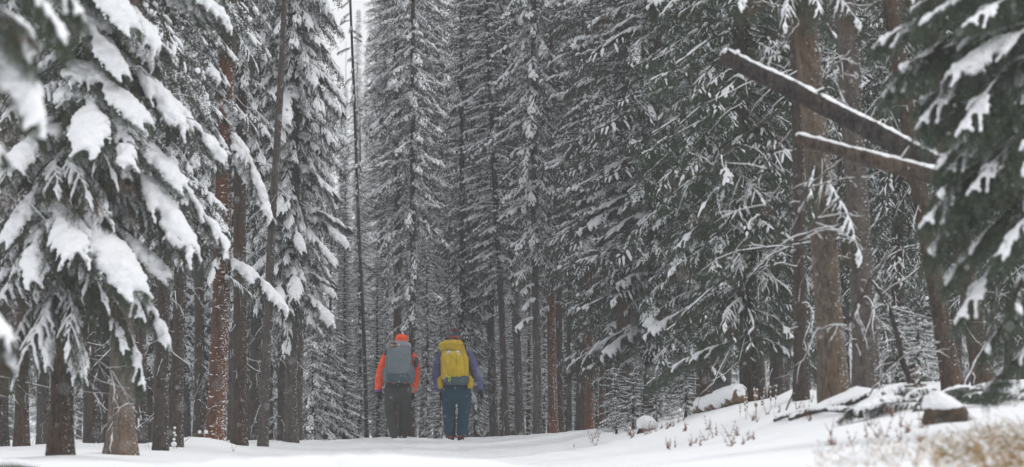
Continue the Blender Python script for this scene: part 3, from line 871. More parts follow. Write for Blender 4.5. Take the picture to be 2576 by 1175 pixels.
tree(1388, 74, 24, 'straight reddish trunk next to the pale grey one, right of the hikers', 'orange', 'medium', 3.0, 18, u_top=1385, twigs=.5, scale=.9)
tree(1407, 77, 18, 'dark red trunk close behind the reddish one', 'brown', 'far2', 3.5, 18, twigs=.5)
tree(1432, 80, 14, 'thin grey trunk in the row right of the hikers', 'grey', None, 3.5, 12, twigs=.3)
tree(1465, 72, 18, 'dull brown trunk at the left of the bright orange one', 'brown', 'medium', 2.9, 18, u_top=1470, scale=.9, twigs=.4)
tree(1484, 70, 22, 'bright orange trunk flecked with snow near the small snowy saplings', 'orange', 'far0', 3.2, 18, u_top=1478, twigs=.4)
tree(1512, 76, 15, 'slender orange brown trunk right of the bright orange trunk', 'orange', 'far1', 3.5, 18, twigs=.4)
tree(1530, 79, 18, 'dark trunk in the shade at the edge of the big drooping spruce', 'dark', 'medium', 2.4, 18)
tree(1100, 100, 18, 'hazy brown trunk framed between the two hikers', 'brown', 'far0', 3.4, 19, twigs=.5)
tree(1205, 92, 18, 'brown trunk seen beside the purple sleeve', 'brown', 'far3', 3.2, 19, twigs=.5)

# ---- right of centre: the large drooping spruces
tree(1640, 62, 40, 'huge spruce with layered drooping boughs, centre of the right half', 'brown', 'medium', .9, 21, scale=1.15, u_top=1650, rot=.4)
tree(1560, 68, 30, 'spruce of grey layered boughs left of the huge drooping spruce', 'brown', 'medium', 1.5, 20, scale=1.0, u_top=1560, rot=2.2)
tree(1460, 84, 26, 'tall grey green spruce above the row of reddish trunks', 'dark', 'medium', 3.0, 20, scale=1.1, rot=4.0)
tree(1765, 55, 36, 'dark spruce left of the bare twig thicket', 'brown', 'green', 1.2, 19, scale=1.0, u_top=1780, rot=1.0, twigs=.8)
tree(1880, 46, 44, 'dark green drooping spruce in front of the bare twigs, over the cut log', 'dark', 'green', 1.3, 18, scale=1.0, u_top=1860, rot=3.3, twigs=.8, tangle=True)
tree(1800, 66, 34, 'tall dark spruce filling the shade above the cut log', 'dark', 'medium', 2.0, 20, rot=2.2)
tree(1955, 60, 36, 'shaded spruce behind the leaning logs', 'dark', 'green', 1.5, 20, twigs=1.0, tangle=True)
tree(2018, 37.5, 34, 'grey brown trunk half hidden behind the big tan trunk', 'dark', None, 6.0, 18, u_top=1995, twigs=.9, tangle=True)
R2 = tree(2097, 33.5, 70, 'big tan trunk with cracked bark on the right bank, thickest of the right side', 'tan', None, 7.0, 18, u_top=2018, twigs=.6, flare=1.22)
tree(2175, 36, 62, 'broad grey trunk right of the big tan trunk', 'grey', None, 6.5, 18, u_top=2128, twigs=.9, tangle=True)
tree(2390, 36, 46, 'brown trunk leaning left behind the snow capped rock', 'brown', None, 6.5, 18, u_top=2240, twigs=.7)
tree(2470, 38, 50, 'shaded trunk leaning left near the right edge', 'brown', None, 6.5, 18, u_top=2330, twigs=.8, tangle=True)
for t, kd, z in ((R2, 'far2', 6.2),): top_crown(t, kd, z, 1.0)
tree(2260, 52, 34, 'shaded spruce behind the arching dead stem', 'dark', 'green', 1.6, 18, twigs=1.0, tangle=True)
tree(2120, 56, 34, 'shaded snowy spruce in the gap between the broad right hand trunks', 'dark', 'medium', 1.4, 19, twigs=.8)
tree(2400, 56, 34, 'shaded snowy spruce behind the leaning right hand trunks', 'dark', 'medium', 1.3, 19, twigs=1.0)
tree(2540, 48, 34, 'shaded green spruce at the right edge behind the leaning trunks', 'dark', 'green', 1.3, 18, twigs=.8)
tree(2660, 44, 40, 'dark spruce just past the right edge of the view', 'dark', 'green', 1.3, 18)
hero_boughs(R2, 33.5, lambda v: 2097 - (1000 - v) * .079, [(-60, 2170, 60, .4, 'light', .8), (-40, 1960, 70, .5, 'light', .8), (400, 2040, 545, .5, 'green', .5), (430, 2170, 650, .3, 'light', .5), (-80, 2090, 90, .6, 'green', .8),
    (-150, 1850, 10, .4, 'light', .9), (-200, 2300, -20, .4, 'light', 1)])

# snow laden layers on the larger trees of the middle distance
def layer_boughs(label_start, u, d, utop, n, v0, v1, reach, keys, seed, down=(60, 130)):
    t = next(o for o in bpy.data.objects if o.get('label', '').startswith(label_start))
    rg = np.random.RandomState(seed)
    sp = []
    for i in range(n):
        v = v0 + (v1 - v0) * (i + rg.uniform()) / n
        a = rg.uniform(-.3, 3.44)                        # around the side that faces the track
        r_ = rg.uniform(*reach) * (.72 + .28 * np.clip((v - v0) / (v1 - v0 + 1), 0, 1))
        ub_ = u + (utop - u) * (1 - v / 1105.0)
        sp.append((v, ub_ + math.cos(a) * r_, v + rg.uniform(*down) * r_ / reach[1], math.sin(a) * r_ * px(d), keys[rg.randint(len(keys))], rg.uniform(.75, 1.1)))
    hero_boughs(t, d, lambda v: u + (utop - u) * (1 - v / 1105.0), sp)
layer_boughs('huge spruce with layered', 1640, 62, 1650, 64, -120, 860, (130, 235), ['streak', 'streak', 'light'], 1)
layer_boughs('spruce of grey layered', 1560, 68, 1560, 36, -100, 800, (100, 190), ['streak', 'light'], 2)
layer_boughs('tall grey green spruce', 1460, 84, 1460, 34, -100, 760, (70, 140), ['streak', 'light'], 3)
layer_boughs('dark spruce left of the bare', 1765, 55, 1780, 30, -100, 820, (110, 220), ['light', 'streak', 'green'], 4)
layer_boughs('dark green drooping', 1880, 46, 1860, 40, -100, 880, (130, 260), ['green', 'light', 'green_b'], 5)
layer_boughs('middle and thickest stem', 735, 60, 742, 54, -120, 780, (90, 165), ['pillow_b', 'streak', 'pillow'], 6)
layer_boughs('left stem of the three', 712, 62, 716, 20, -120, 640, (80, 150), ['pillow_b', 'streak'], 7)
layer_boughs('slim dark trunk, left one', 410, 45, 425, 18, -140, 600, (90, 170), ['pillow_b', 'streak'], 8)
layer_boughs('slim dark trunk, right one', 447, 49, 462, 18, -140, 600, (90, 160), ['pillow_b', 'streak'], 9)
layer_boughs('full snowy spruce right behind', 1165, 80, 1160, 26, 560, 1000, (50, 100), ['streak', 'light'], 10, (25, 60))
layer_boughs('thin leaning trunk with short', 925, 84, 880, 46, -120, 760, (16, 48), ['light', 'streak', 'light'], 50, (10, 40))
for q_, (lab, u, d, ut) in enumerate((('reddish brown trunk rising', 1003, 92, 1000), ('slender brown trunk between', 1065, 95, 1075), ('hazy brown trunk framed', 1100, 100, 1100), ('slim grey trunk, first', 1245, 80, 1205),
        ('grey brown trunk leaning left, third', 1308, 79, 1262), ('straight pale grey trunk', 1350, 72, 1340), ('brown trunk seen beside', 1205, 92, 1205), ('straight reddish trunk next', 1388, 74, 1385))):
    layer_boughs(lab, u, d, ut, 26, -120, 800, (45, 115), ['streak', 'pillow_b', 'light', 'streak'], 30 + q_, (20, 70))

# ---- right edge: near spruce with green boughs
RD = tree(2760, 25, 67, 'near green spruce at the right edge with drooping boughs capped in snow', 'dark', None, 3, 10)
hero_boughs(RD, 25, lambda v: 2760, [
    (-60, 2330, 50, .4, 'green_b', 1.0), (-40, 2230, 230, -.1, 'green_b', 1.0), (0, 2420, 60, .6, 'green_b', 1.0), (60, 2390, 190, .5, 'pillow_b', 1.1),
    (90, 2400, 330, .5, 'green_b', 1.2), (40, 2310, 310, .1, 'green_b', 1.0), (180, 2370, 410, .3, 'green_b', 1.0), (330, 2315, 560, .3, 'green_b', 1.0), (360, 2330, 630, .2, 'green', 1.0),
    (420, 2390, 700, .3, 'green_b', 1.0), (520, 2400, 800, .3, 'green_b', 1.1), (640, 2470, 880, .3, 'green', .9), (760, 2485, 975, .2, 'green', .9), (300, 2430, 480, .4, 'green_b', 1.1),
    (200, 2560, 430, .8, 'green_b', 1.2), (400, 2540, 640, .7, 'green_b', 1.1), (550, 2540, 780, .6, 'green', 1.1), (-200, 2400, -60, .4, 'green_b', 1.2), (-160, 2300, 20, .1, 'green', 1.1),
    (240, 2375, 430, .2, 'green_b', 1.1), (300, 2350, 490, .3, 'green', 1.1), (150, 2345, 320, .2, 'green', 1.1), (60, 2260, 170, .1, 'green', 1.1), (-20, 2210, 110, -.2, 'green_b', .9), (260, 2400, 520, .3, 'green', 1.2),
    (100, 2330, 250, -.6, 'green', 1.1), (300, 2420, 420, -.6, 'green', 1.1), (500, 2440, 620, -.5, 'green', 1.1), (-100, 2400, 130, -.6, 'green', 1.1)])
top_crown(RD, 'far2', 4.3, .6)

# ---- forest wall beyond
rs = np.random.RandomState(11)
placed = []
tm_shared = [trunk_mesh(900 + i, .10 + .02 * i, 19, m, sides=10) for i, m in enumerate(('dark', 'brown', 'grey', 'dark'))]
STAND, STAND_T = {}, []
def try_place(n, dlo, dhi, ulo, uhi, mind, kinds, label, group, cbr):
    c = 0; tries = 0
    while c < n and tries < n * 40:
        tries += 1
        d = rs.uniform(dlo, dhi); u = rs.uniform(ulo, uhi)
        x = P(u, 600, d).x
        if 765 < u < 930 and d < 240 or 815 < u < 935 and d < 370: continue
        if any((x - a) ** 2 + ((d - b) * .5) ** 2 < mind ** 2 for a, b in placed): continue
        placed.append((x, d)); c += 1
        i = rs.randint(4)
        STAND.setdefault(group, []).append((u, d, len(STAND_T)))
        STAND_T.append(tree(u, d, 20, label, None, kinds[rs.randint(len(kinds))], rs.uniform(*cbr), 19, rs.uniform(.85, 1.15), rs.normal() * .015, rs.choice([0, .5]), group=group, slim=.92, dupmesh=tm_shared[i]))
FAR_K = ['far0', 'far1', 'far2', 'far3']
try_place(30, 68, 100, -150, 690, 1.5, FAR_K + ['heavy'], 'snow laden spruce packed in the dense stand behind the left hand trunks', 'spruces in the stand behind the left hand trunks', (1.2, 3.5))
try_place(9, 130, 220, 915, 1200, 3.0, FAR_K, 'hazy snow dusted spruce in the far stand beyond the hikers', 'hazy spruces in the far stand beyond the hikers', (1.0, 3.5))
try_place(14, 100, 170, 1200, 1500, 2.4, FAR_K, 'hazy snow dusted spruce in the far stand beyond the hikers', 'hazy spruces in the far stand beyond the hikers', (1.0, 3.5))
try_place(26, 66, 110, 1520, 2750, 1.9, FAR_K + ['medium'], 'dim spruce in the shaded stand behind the right bank', 'dim spruces in the stand behind the right bank', (.8, 2.5))
try_place(34, 95, 190, -200, 690, 1.6, FAR_K, 'small deep lying spruce low between the left hand trunks', 'dim spruces deep in the left stand', (.1, .8))
try_place(20, 95, 160, 1500, 2700, 1.8, FAR_K, 'small deep lying spruce low between the right hand trunks', 'dim spruces deep in the right stand', (.1, .8))
try_place(70, 235, 420, 560, 1500, 3.2, FAR_K, 'very distant pale spruce fading into the falling snow', 'very distant pale spruces fading into the snowfall', (.3, 1.5))
try_place(24, 140, 230, 1150, 2300, 3.0, FAR_K, 'very distant pale spruce fading into the falling snow', 'very distant pale spruces fading into the snowfall', (1.0, 3.0))

LAND = [(-60, 'the left frame edge'), (60, 'the near blurred boughs'), (150, 'the leftmost full trunk'), (232, 'the pillow laden boughs'), (308, 'the pale flared trunk'), (355, 'the gap right of the pale trunk'), (428, 'the two dark trunks'),
        (500, 'the gap left of the orange trunk'), (555, 'the orange trunk'), (605, 'the brown trunk'), (660, 'the thin pale trunk'), (735, 'the three stems'), (870, 'the drooping left spruce'), (925, 'the leaning dark trunk'),
        (1003, 'the orange hood'), (1060, 'the gap between the hikers'), (1143, 'the bobble hat'), (1205, 'the purple sleeve'), (1245, 'the slim grey trunk'), (1308, 'the left leaning trunks'), (1350, 'the clear pale trunk'),
        (1395, 'the reddish trunks'), (1465, 'the dull brown trunk'), (1484, 'the bright orange trunk'), (1560, 'the layered boughs'), (1640, 'the huge spruce'), (1765, 'the dark spruce'), (1880, 'the cut log spruce'),
        (1960, 'the shaded twigs'), (2028, 'the half hidden trunk'), (2097, 'the big tan trunk'), (2175, 'the broad grey trunk'), (2260, 'the arching dead stem'), (2390, 'the brown leaning trunk'), (2470, 'the shaded leaning trunk'), (2600, 'the right edge boughs')]
ORD = ['nearest', 'second nearest', 'third nearest', 'fourth nearest', 'fifth nearest', 'sixth nearest', 'seventh nearest', 'eighth nearest', 'ninth nearest', 'tenth nearest', 'eleventh nearest', 'farthest']
for gname, lst in STAND.items():
    if 'distant' in gname: continue
    by = {}
    for u, d, k in lst: by.setdefault(min(LAND, key=lambda l: abs(l[0] - u))[1], []).append((d, k))
    first = STAND_T[lst[0][2]]['label'].split(' spruce')[0]
    for lm, it in by.items():
        for n_, (d, k) in enumerate(sorted(it)):
            STAND_T[k]['label'] = f"{first} spruce behind {lm}" + ('' if len(it) == 1 else ', ' + ORD[min(n_, 11)] + ' there')
UND = [(832, 84, .30, 'shrubby'), (868, 80, .26, ''), (905, 88, .34, ''), (950, 84, .24, ''), (975, 98, .36, ''), (1040, 99, .34, ''), (1075, 86, .30, ''), (1130, 90, .36, ''), (1195, 84, .30, ''), (1225, 95, .38, ''),
       (1262, 88, .28, ''), (1290, 97, .36, ''), (1330, 86, .26, ''), (1368, 92, .34, ''), (1420, 88, .28, ''), (1448, 94, .36, ''), (1500, 90, .30, ''), (1550, 82, .32, ''), (1600, 76, .30, '')]
UL = ['left of the leaning dark trunk, nearest the three stems', 'left of the leaning dark trunk, in the bright gap', 'behind the leaning dark trunk', 'right behind the orange sleeve', 'left of the orange hood', 'right of the orange hood',
      'in the gap between the hikers', 'behind the bobble hat', 'beside the purple sleeve', 'left of the slim grey trunk', 'right of the slim grey trunk', 'between the left leaning trunks', 'left of the clear pale trunk',
      'right of the clear pale trunk', 'behind the reddish trunks', 'left of the dull brown trunk', 'behind the bright orange trunk', 'at the foot of the layered boughs', 'at the foot of the huge spruce']
for (u, d, sc, _), ul in zip(UND, UL):
    g0 = ground_at(u, d)
    t = empty('understorey_spruce', g0, 'snow covered half grown spruce ' + ul, 'young spruce', 'half grown spruces under the far stand')
    link('trunk', trunk_mesh(int(u), .05, 17 * sc * .98, 'dark', sides=8), t)
    a, b = CR['far%d' % (int(u) % 4)]
    tag(link('crown', a, t, (0, 0, .15), (0, 0, u), (sc * 1.3, sc * 1.3, sc)), kind='stuff')
    tag(link('snow', b, t, (0, 0, .15), (0, 0, u), (sc * 1.3, sc * 1.3, sc)), kind='stuff')
# ---- saplings
SAP = [(788, 68, .70, 'sapling_b', 'young spruce bowed under snow in the bright gap beside the three stems'),
       (822, 74, .95, 'sapling_b', 'taller young spruce white with snow, farther back in the bright gap'),
       (768, 80, 1.1, 'sapling_b', 'young white spruce half hidden behind the three grey stems'),
       (845, 92, .9, 'sapling', 'young spruce under the drooping branches left of the hikers'),
       (1547, 51, .17, 'sapling', 'tiny snow capped sapling, leftmost of the cluster under the huge spruce'),
       (1590, 50, .28, 'sapling', 'knee high snowy sapling left of the round snow capped stump'),
       (1650, 50, .22, 'sapling', 'small snowy sapling just behind the round snow capped stump'),
       (1722, 47.5, .25, 'sapling', 'snowy sapling standing at the sawn end of the cut log'),
       (1545, 55, .34, 'sapling', 'snowy sapling in the shade behind the tiny one'),
       (2255, 42, .34, 'sapling', 'bushy snow dotted sapling between the broad trunk and the leaning trunk'),
       (2310, 41, .28, 'sapling', 'small dark sapling with snow dots behind the arching dead stem'),
       (1110, 74, .4, 'sapling', 'small snowy spruce behind the elbow of the hiker with the yellow pack')]
for u, d, sc, k, lab in SAP:
    g0 = ground_at(u, d)
    t = empty('young_spruce', g0, lab, 'young spruce', 'young snow covered spruces')
    link('trunk', trunk_mesh(int(u), .03 * sc + .01, 2.6 * sc, 'brown', sides=10), t)
    a, b = CR[k]
    tag(link('crown', a, t, (0, 0, .08), (0, 0, u), (sc,) * 3), kind='stuff')
    tag(link('snow', b, t, (0, 0, .08), (0, 0, u), (sc,) * 3), kind='stuff')

# ------------------------------------------------------------------ leaning broken logs
def snowy_log(name, a, b, ra, rb, label, cat, group, seed, sides=16, snow_w=.85, snow_h=.35, stubs=(), raised=True, mat_=None, gap=None):
    rg = np.random.RandomState(seed)
    a, b = Vector(a), Vector(b)
    t = empty(name, a, label, cat, group)
    k = 24
    s = np.linspace(0, 1, k)[:, None]
    av, bv = np.zeros(3), np.array(b - a)
    p = av * (1 - s) + bv * s
    L = (b - a).length
    p = p + np.stack([np.zeros(k), np.sin(s[:, 0] * 6 + seed) * .01 * L, np.sin(s[:, 0] * 4 + seed) * .008 * L], 1)
    r = (ra * (1 - s[:, 0]) + rb * s[:, 0]) * (1 + .06 * noise3(np.repeat(s * L * 3, 3, 1), seed, 2))
    v, q, tr = capped(p, r, sides)
    v = v + (v - np.repeat(0, 3)) * 0 + np.array([0, .5, 1.0]) * .11 * ra * noise3(v * np.array([7, 7, 7.0]), seed, 4)[:, None]
    link('log_body', MB().add(v, q, tr).mesh('log_body', [mat_ or M_LOG]), t)
    sm = MB()
    e0 = .0 if gap is None else gap[0]; e1 = 1.0 if gap is None else gap[1]
    ss = np.linspace(e0, e1, 34)
    pp = lerp_paths(p, ss); rr = np.interp(ss, s[:, 0], r)
    w = rr * snow_w * (1 + .12 * noise3(np.repeat(ss[:, None] * L * 6, 3, 1), seed + 1, 2))
    w[0] *= .7; w[-1] *= .5
    pp[:, 2] += rr * (1 - snow_h * .55)
    sm.add(*capped(pp, w, 12, snow_h / snow_w + .1))
    link('snow', union(sm, 'log_snow', M_SNOW, max(.008, ra * .10), 3, snow_lumps), t)
    for (f, dx, dz, rad) in stubs:
        c = lerp_paths(p, np.array([f]))[0]
        ln = math.hypot(dx, dz)
        q_ = np.stack([c, c + [dx * .5, -.02, dz * .5], c + [dx, -.03, dz]])
        mbs = MB(); mbs.add(*capped(resample(q_, 8), np.linspace(rad, rad * .55, 8), 8))
        st = link('branch_stub', mbs.mesh('branch_stub', [mat_ or M_LOG]), t)
        sm2 = MB(); q2 = resample(q_, 8).copy(); q2[:, 2] += rad * .8
        sm2.add(*capped(q2, np.linspace(rad * .9, rad * .4, 8), 8, .8))
        link('snow', sm2.mesh('stub_snow', [M_SNOW]), st)
    return t
D1 = 29.5
s1 = px(D1)
snowy_log('leaning_log', P(1820, 147, D1), P(2600, 534, D1 + .4), 22 * s1, 29 * s1, 'long dark broken log jutting up to the left above the other, snow along its top', 'log', 'broken logs jutting from the right hand spruce', 1,
          snow_w=.62, snow_h=.34, stubs=((.27, 40 * s1, 20 * s1, 7 * s1), (.78, 32 * s1, 22 * s1, 5 * s1), (.03, 15 * s1, 14 * s1, 14 * s1)))
D2 = 28.5
s2 = px(D2)
snowy_log('leaning_log', P(2003, 353, D2), P(2600, 503, D2 + .3), 14 * s2, 28 * s2, 'shorter broken log with tan bare wood jutting out just below the long dark one', 'log', 'broken logs jutting from the right hand spruce', 2,
          stubs=((.42, 30 * s2, 46 * s2, 6 * s2),), mat_=M_BAREWOOD, snow_w=.66, snow_h=.36)

# ------------------------------------------------------------------ things on the right bank
def G(u, d): return ground_at(u, d)
a = G(1755, 46); b = G(1862, 45)
M_CUT = plain('sawn_wood', (.17, .12, .075), .9, .3, 30)
t = snowy_log('cut_log', a + Vector((0, 0, .07)), b + Vector((0, 0, .10)), .070, .095, 'short cut log lying on the bank under a thick rounded cap of snow', 'log', None, 3, snow_w=1.25, snow_h=1.15, mat_=M_CUT)
# stump
g0 = G(1625, 47.5)
t = empty('tree_stump', g0, 'low dark stump under a rounded mound of snow, between dried weeds', 'stump')
v, q, tr = capped(resample(np.array([[0, 0, -.1], [0, 0, .0], [.01, 0, .06]]), 8), np.array([.12, .12, .115, .115, .11, .11, .10, .09]), 14)
link('wood', MB().add(v + .012 * noise3(v * 12, 4, 2)[:, None], q, tr).mesh('wood', [M_LOG]), t)
sm = MB(); sm.add(*capped(resample(np.array([[-.11, 0, .07], [0, -.02, .105], [.13, 0, .05]]), 8), np.array([.06, .10, .125, .13, .125, .11, .09, .05]), 14, .75))
link('snow', union(sm, 'stump_snow', M_SNOW, .012, 4, snow_lumps), t)
# fallen branches on the bank
snowy_log('fallen_branch', G(1945, 34) + Vector((0, 0, .02)), G(2130, 30.3) + Vector((0, 0, .04)), .014, .022, 'long low fallen pole under snow in front of the big tan trunk', 'fallen branch', 'fallen branches on the right bank', 6, snow_w=1.1, snow_h=.9)
snowy_log('fallen_branch', G(1985, 32.6) + Vector((0, 0, .02)), G(2180, 31.2) + Vector((0, 0, .06)), .020, .030, 'thicker fallen pole under snow, nearer than the low one', 'fallen branch', 'fallen branches on the right bank', 7, snow_w=1.1, snow_h=.9,
          stubs=((.5, .02, .05, .012),))
snowy_log('fallen_branch', G(1975, 34.5) + Vector((0, 0, .02)), P(2010, 950, 34.2), .008, .005, 'thin bare stick slanting out of the snow before the trunks', 'fallen branch', 'fallen branches on the right bank', 8, snow_w=.6, snow_h=.6)
# arching dead stem and slanting poles among the right trunks
def pole(pts, r0, r1, label, seed, snow=True, name='dead_stem', barkm=None, n=26):
    a = pts[0]
    t = empty(name, a, label, 'dead stem', 'dead stems between the right hand trunks')
    p = resample(np.array([list(q - a) for q in pts]), n)
    p = p + np.stack([.006 * np.sin(np.arange(n) * 1.3 + seed), np.zeros(n), np.zeros(n)], 1)
    r = np.linspace(r0, r1, n) * (1 + .1 * np.sin(np.arange(n) * 1.9 + seed))
    link('stem', MB().add(*capped(p, r, 8)).mesh('stem', [barkm or M_LOG]), t)
    if snow:
        i0 = 0; q = p.copy(); q[:, 2] += r * .7
        link('snow', MB().add(*capped(q, r * .42, 6, .9)).mesh('pole_snow', [M_SNOW]), t)
    rg = np.random.RandomState(seed)
    mb, sm = MB(), MB()
    for i in range(6):
        c, s_ = dead_branch(seed * 31 + i, rg.uniform(.15, .5), .3, 3, .7)
        j = rg.randint(5, n)
        M = TM(p[j], rg.uniform(0, 6.28), rg.uniform(-.8, .6), 1)
        mb.addmb(c, M); sm.addmb(s_, M)
    tag(link('twigs', mb.mesh('twigs', [M_TWIG]), t), kind='stuff'); tag(link('twig_snow', sm.mesh('twig_snow', [M_SNOW]), t), kind='stuff')
    return t
D3 = 33
pole([G(2322, D3) - Vector((0, 0, .05)), P(2290, 960, D3), P(2268, 900, D3), P(2245, 800, D3), P(2215, 740, D3), P(2190, 700, D3 + .4)], .032, .014, 'arching bare dead stem between the broad trunk and the leaning trunk', 11)
pole([G(2410, D3 - 1) - Vector((0, 0, .05)), P(2440, 940, D3 - .5), P(2475, 870, D3), P(2500, 780, D3 + .5), P(2510, 700, D3 + 1)], .030, .018, 'bare pole slanting right with snow on its back behind the rock', 12)
pole([G(2175, D3 - 1), P(2230, 940, D3 - .5), P(2290, 880, D3), P(2350, 820, D3 + .5)], .010, .005, 'thin snow lined stick slanting up beside the broad trunk', 13)
for i, (u0, v0, u1, v1, lab) in enumerate(((1995, 640, 2110, 500, 'bare snowy bough crossing low in front of the tan trunk'), (1960, 560, 2120, 400, 'bare snowy bough crossing behind the shorter log'),
        (1890, 480, 1990, 330, 'bare hooked bough hanging beside the shorter log'), (2030, 260, 2140, 130, 'bare snowy bough above the long log, right of the tan trunk'),
        (1930, 190, 2010, 60, 'bare snowy bough rising over the end of the long log'), (1860, 640, 1960, 470, 'bare drooping bough left of the tan trunk'),
        (2130, 820, 2230, 640, 'long thin bough drooping before the broad grey trunk'))):
    d = 30 + (i % 3) * .8
    pole([P(u1, v1, d + .6), P((u0 + u1) / 2 + 4, (v0 + v1) / 2 - 18, d + .2), P(u0, v0, d)], .012, .005, lab, 20 + i)

# snow covered fallen spruce top lying on the bank
bt = G(2300, 29.5)
FT = empty('fallen_spruce_top', bt, 'fallen green spruce boughs heaped on the bank behind the rock, dusted with snow', 'fallen tree')
rg = np.random.RandomState(21)
for i in range(30):
    u = rg.uniform(2160, 2560); d = 29.6 + rg.uniform(-1.2, 1.6)
    a = ground_at(u + 60, d) + Vector((0, 0, rg.uniform(.02, .14))); b_ = ground_at(u - rg.uniform(10, 90), d - rg.uniform(-.2, .4)) + Vector((0, 0, rg.uniform(.01, .10)))
    bough_between(FT, a, b_, ('green', 'light', 'pillow_b', 'green')[i % 4], 0, 1.5)

# rock
g0 = G(2375, 26.8)
t = empty('rock', g0, 'angular brown boulder with a thick smooth cap of snow', 'rock')
sr = px(26.8)
M_ROCK = plain('brown_rock', (.075, .056, .040), .95, .5, 14, .8, .02)
v, q, tr = loft(resample([(0, 0, -.1, .14, .12), (0, 0, .0, .155, .13), (.0, 0, .075, .145, .125), (-.01, 0, .11, .12, .10), (-.02, 0, .12, .05, .05)], 14), 28, 3.5)
me = union(MB().add(v, q, tr), 'stone', M_ROCK, .012, 1, lambda co, nn: .014 * np.round(noise3(co * 5, 9, 2) * 2) / 2 + .004 * noise3(co * 22, 3, 2), smooth=False)
link('stone', me, t)
sm = MB()
sm.add(*loft(resample([(-.01, 0, .08, .12, .11), (-.02, 0, .10, .150, .13), (-.03, 0, .135, .13, .12), (-.05, 0, .175, .085, .08), (-.06, 0, .21, .03, .03)], 12), 24, 2.2))
sm.add(*capped(resample(np.array([[.02, .02, .085], [.12, .03, .055], [.20, .03, .02], [.30, .03, -.03]]), 12), np.linspace(.08, .05, 12), 12, .6))
link('snow', union(sm, 'rock_snow', M_SNOW, .010, 5, snow_lumps), t)

# snow covered log at the lower left corner
g0 = P(0, 1180, 27)
t = empty('mossy_log', (g0.x, 27, float(gz(g0.x, 27)[0])), 'low mossy log under a smooth arch of snow in the lower left corner', 'log')
zc = P(40, 1172, 27)
M_MOSS = plain('moss', (.045, .05, .018), .95, .5, 40, .6, .01)
a = Vector((P(-140, 1175, 27).x, 27, P(0, 1176, 27).z)); b = Vector((P(105, 1183, 27).x, 26.8, P(0, 1186, 27).z))
def W(t, pts): return np.array([list(Vector(q) - t.location) for q in pts])
link('wood', MB().add(*capped(resample(W(t, [a, (a + b) / 2, b]), 12), np.full(12, .032), 12)).mesh('wood', [M_MOSS]), t)
sm = MB(); sm.add(*capped(resample(W(t, [a + Vector((0, 0, .045)), P(0, 1166, 27), P(50, 1166, 26.9), P(105, 1180, 26.8), P(170, 1196, 26.6)]), 20), np.linspace(.045, .035, 20), 12, .8))
link('snow', union(sm, 'log_snow', M_SNOW, .009, 4, snow_lumps), t)

# dried weeds on the bank
M_WEED = plain('dried_weed', (.20, .085, .055), .9, .35, 40, 0)
M_STRAW = plain('dried_straw', (.36, .26, .14), .9, .35, 30, 0)
M_SEED = plain('seed_heads', (.20, .13, .07), .9, .4, 40, 0)
def weed(rg, h, leafy=7, r=.0025, lean=.15):
    mb = MB()
    k = 7; s = np.linspace(0, 1, k)
    a = rg.uniform(0, 6.28)
    p = np.stack([np.cos(a) * lean * h * s ** 1.6, np.sin(a) * lean * h * s ** 1.6, h * s - .04], 1)
    mb.add(*tubes(p, r * (1.2 - .6 * s), 4))
    for i in range(leafy):
        c = lerp_paths(p, np.array([rg.uniform(.3, 1)]))[0]
        dr = nrm(rg.normal(size=3) * [1, 1, .6] - [0, 0, .5]); l = rg.uniform(.012, .03)
        sd = nrm(np.cross(dr, rg.normal(size=3))) * l * .28
        v = np.stack([c, c + dr * l * .5 + sd, c + dr * l, c + dr * l * .5 - sd])
        mb.add(v, quads=[[0, 1, 2, 3]])
    return mb
WEEDS = []
for i in range(5):
    mb = MB(); rg = np.random.RandomState(400 + i)
    for j in range(1 + i): mb.addmb(weed(rg, rg.uniform(.06, .19), 6), TM((0, 0, 0), rg.uniform(0, 6.28), rg.uniform(0, .6), 1))
    WEEDS.append(mb.mesh('weed_stems', [M_WEED]))
rg = np.random.RandomState(77)
spots = [(1610 + rg.uniform(-30, 120), rg.uniform(42, 47)) for _ in range(20)] + [(rg.uniform(1660, 1800), rg.uniform(34, 41)) for _ in range(18)] + \
        [(rg.uniform(1830, 2060), rg.uniform(30, 37)) for _ in range(20)] + [(rg.uniform(2080, 2330), rg.uniform(24, 29)) for _ in range(18)] + [(rg.uniform(1440, 1600), rg.uniform(48, 56)) for _ in range(8)] + \
        [(rg.uniform(560, 1500), rg.uniform(28, 50)) for _ in range(2)]
for u, d in spots:
    o = link('dried_weed', WEEDS[rg.randint(5)], None, ground_at(u, d), (0, 0, rg.uniform(0, 6.28)), (rg.uniform(.7, 1.2),) * 3)
    tag(o, 'thin rust red dried weed poking through the snow of the right bank', 'dried weed', 'dried weeds on the right bank')
def seed_stalk(rg, h):
    mb = MB(); k = 6; s = np.linspace(0, 1, k); a = rg.uniform(0, 6.28)
    p = np.stack([np.cos(a) * .08 * h * s, np.sin(a) * .08 * h * s, h * s - .03], 1)
    mb.add(*tubes(p, np.full(k, .003), 4))
    for f in (.55, .78, .98):
        c = lerp_paths(p, np.array([f]))[0]
        mb.add(*capped(np.stack([c - [0, 0, .022], c, c + [0, 0, .022]]), [.006, .012, .005], 6), m=1)
        mb.add(*capped(np.stack([c + [0, 0, .012], c + [0, 0, .022], c + [0, 0, .030]]), [.008, .010, .004], 6), m=2)
    return mb
SS = [seed_stalk(np.random.RandomState(500 + i), .22 + .03 * i).mesh('seed_stalk', [M_STRAW, M_SEED, M_SNOW]) for i in range(4)]
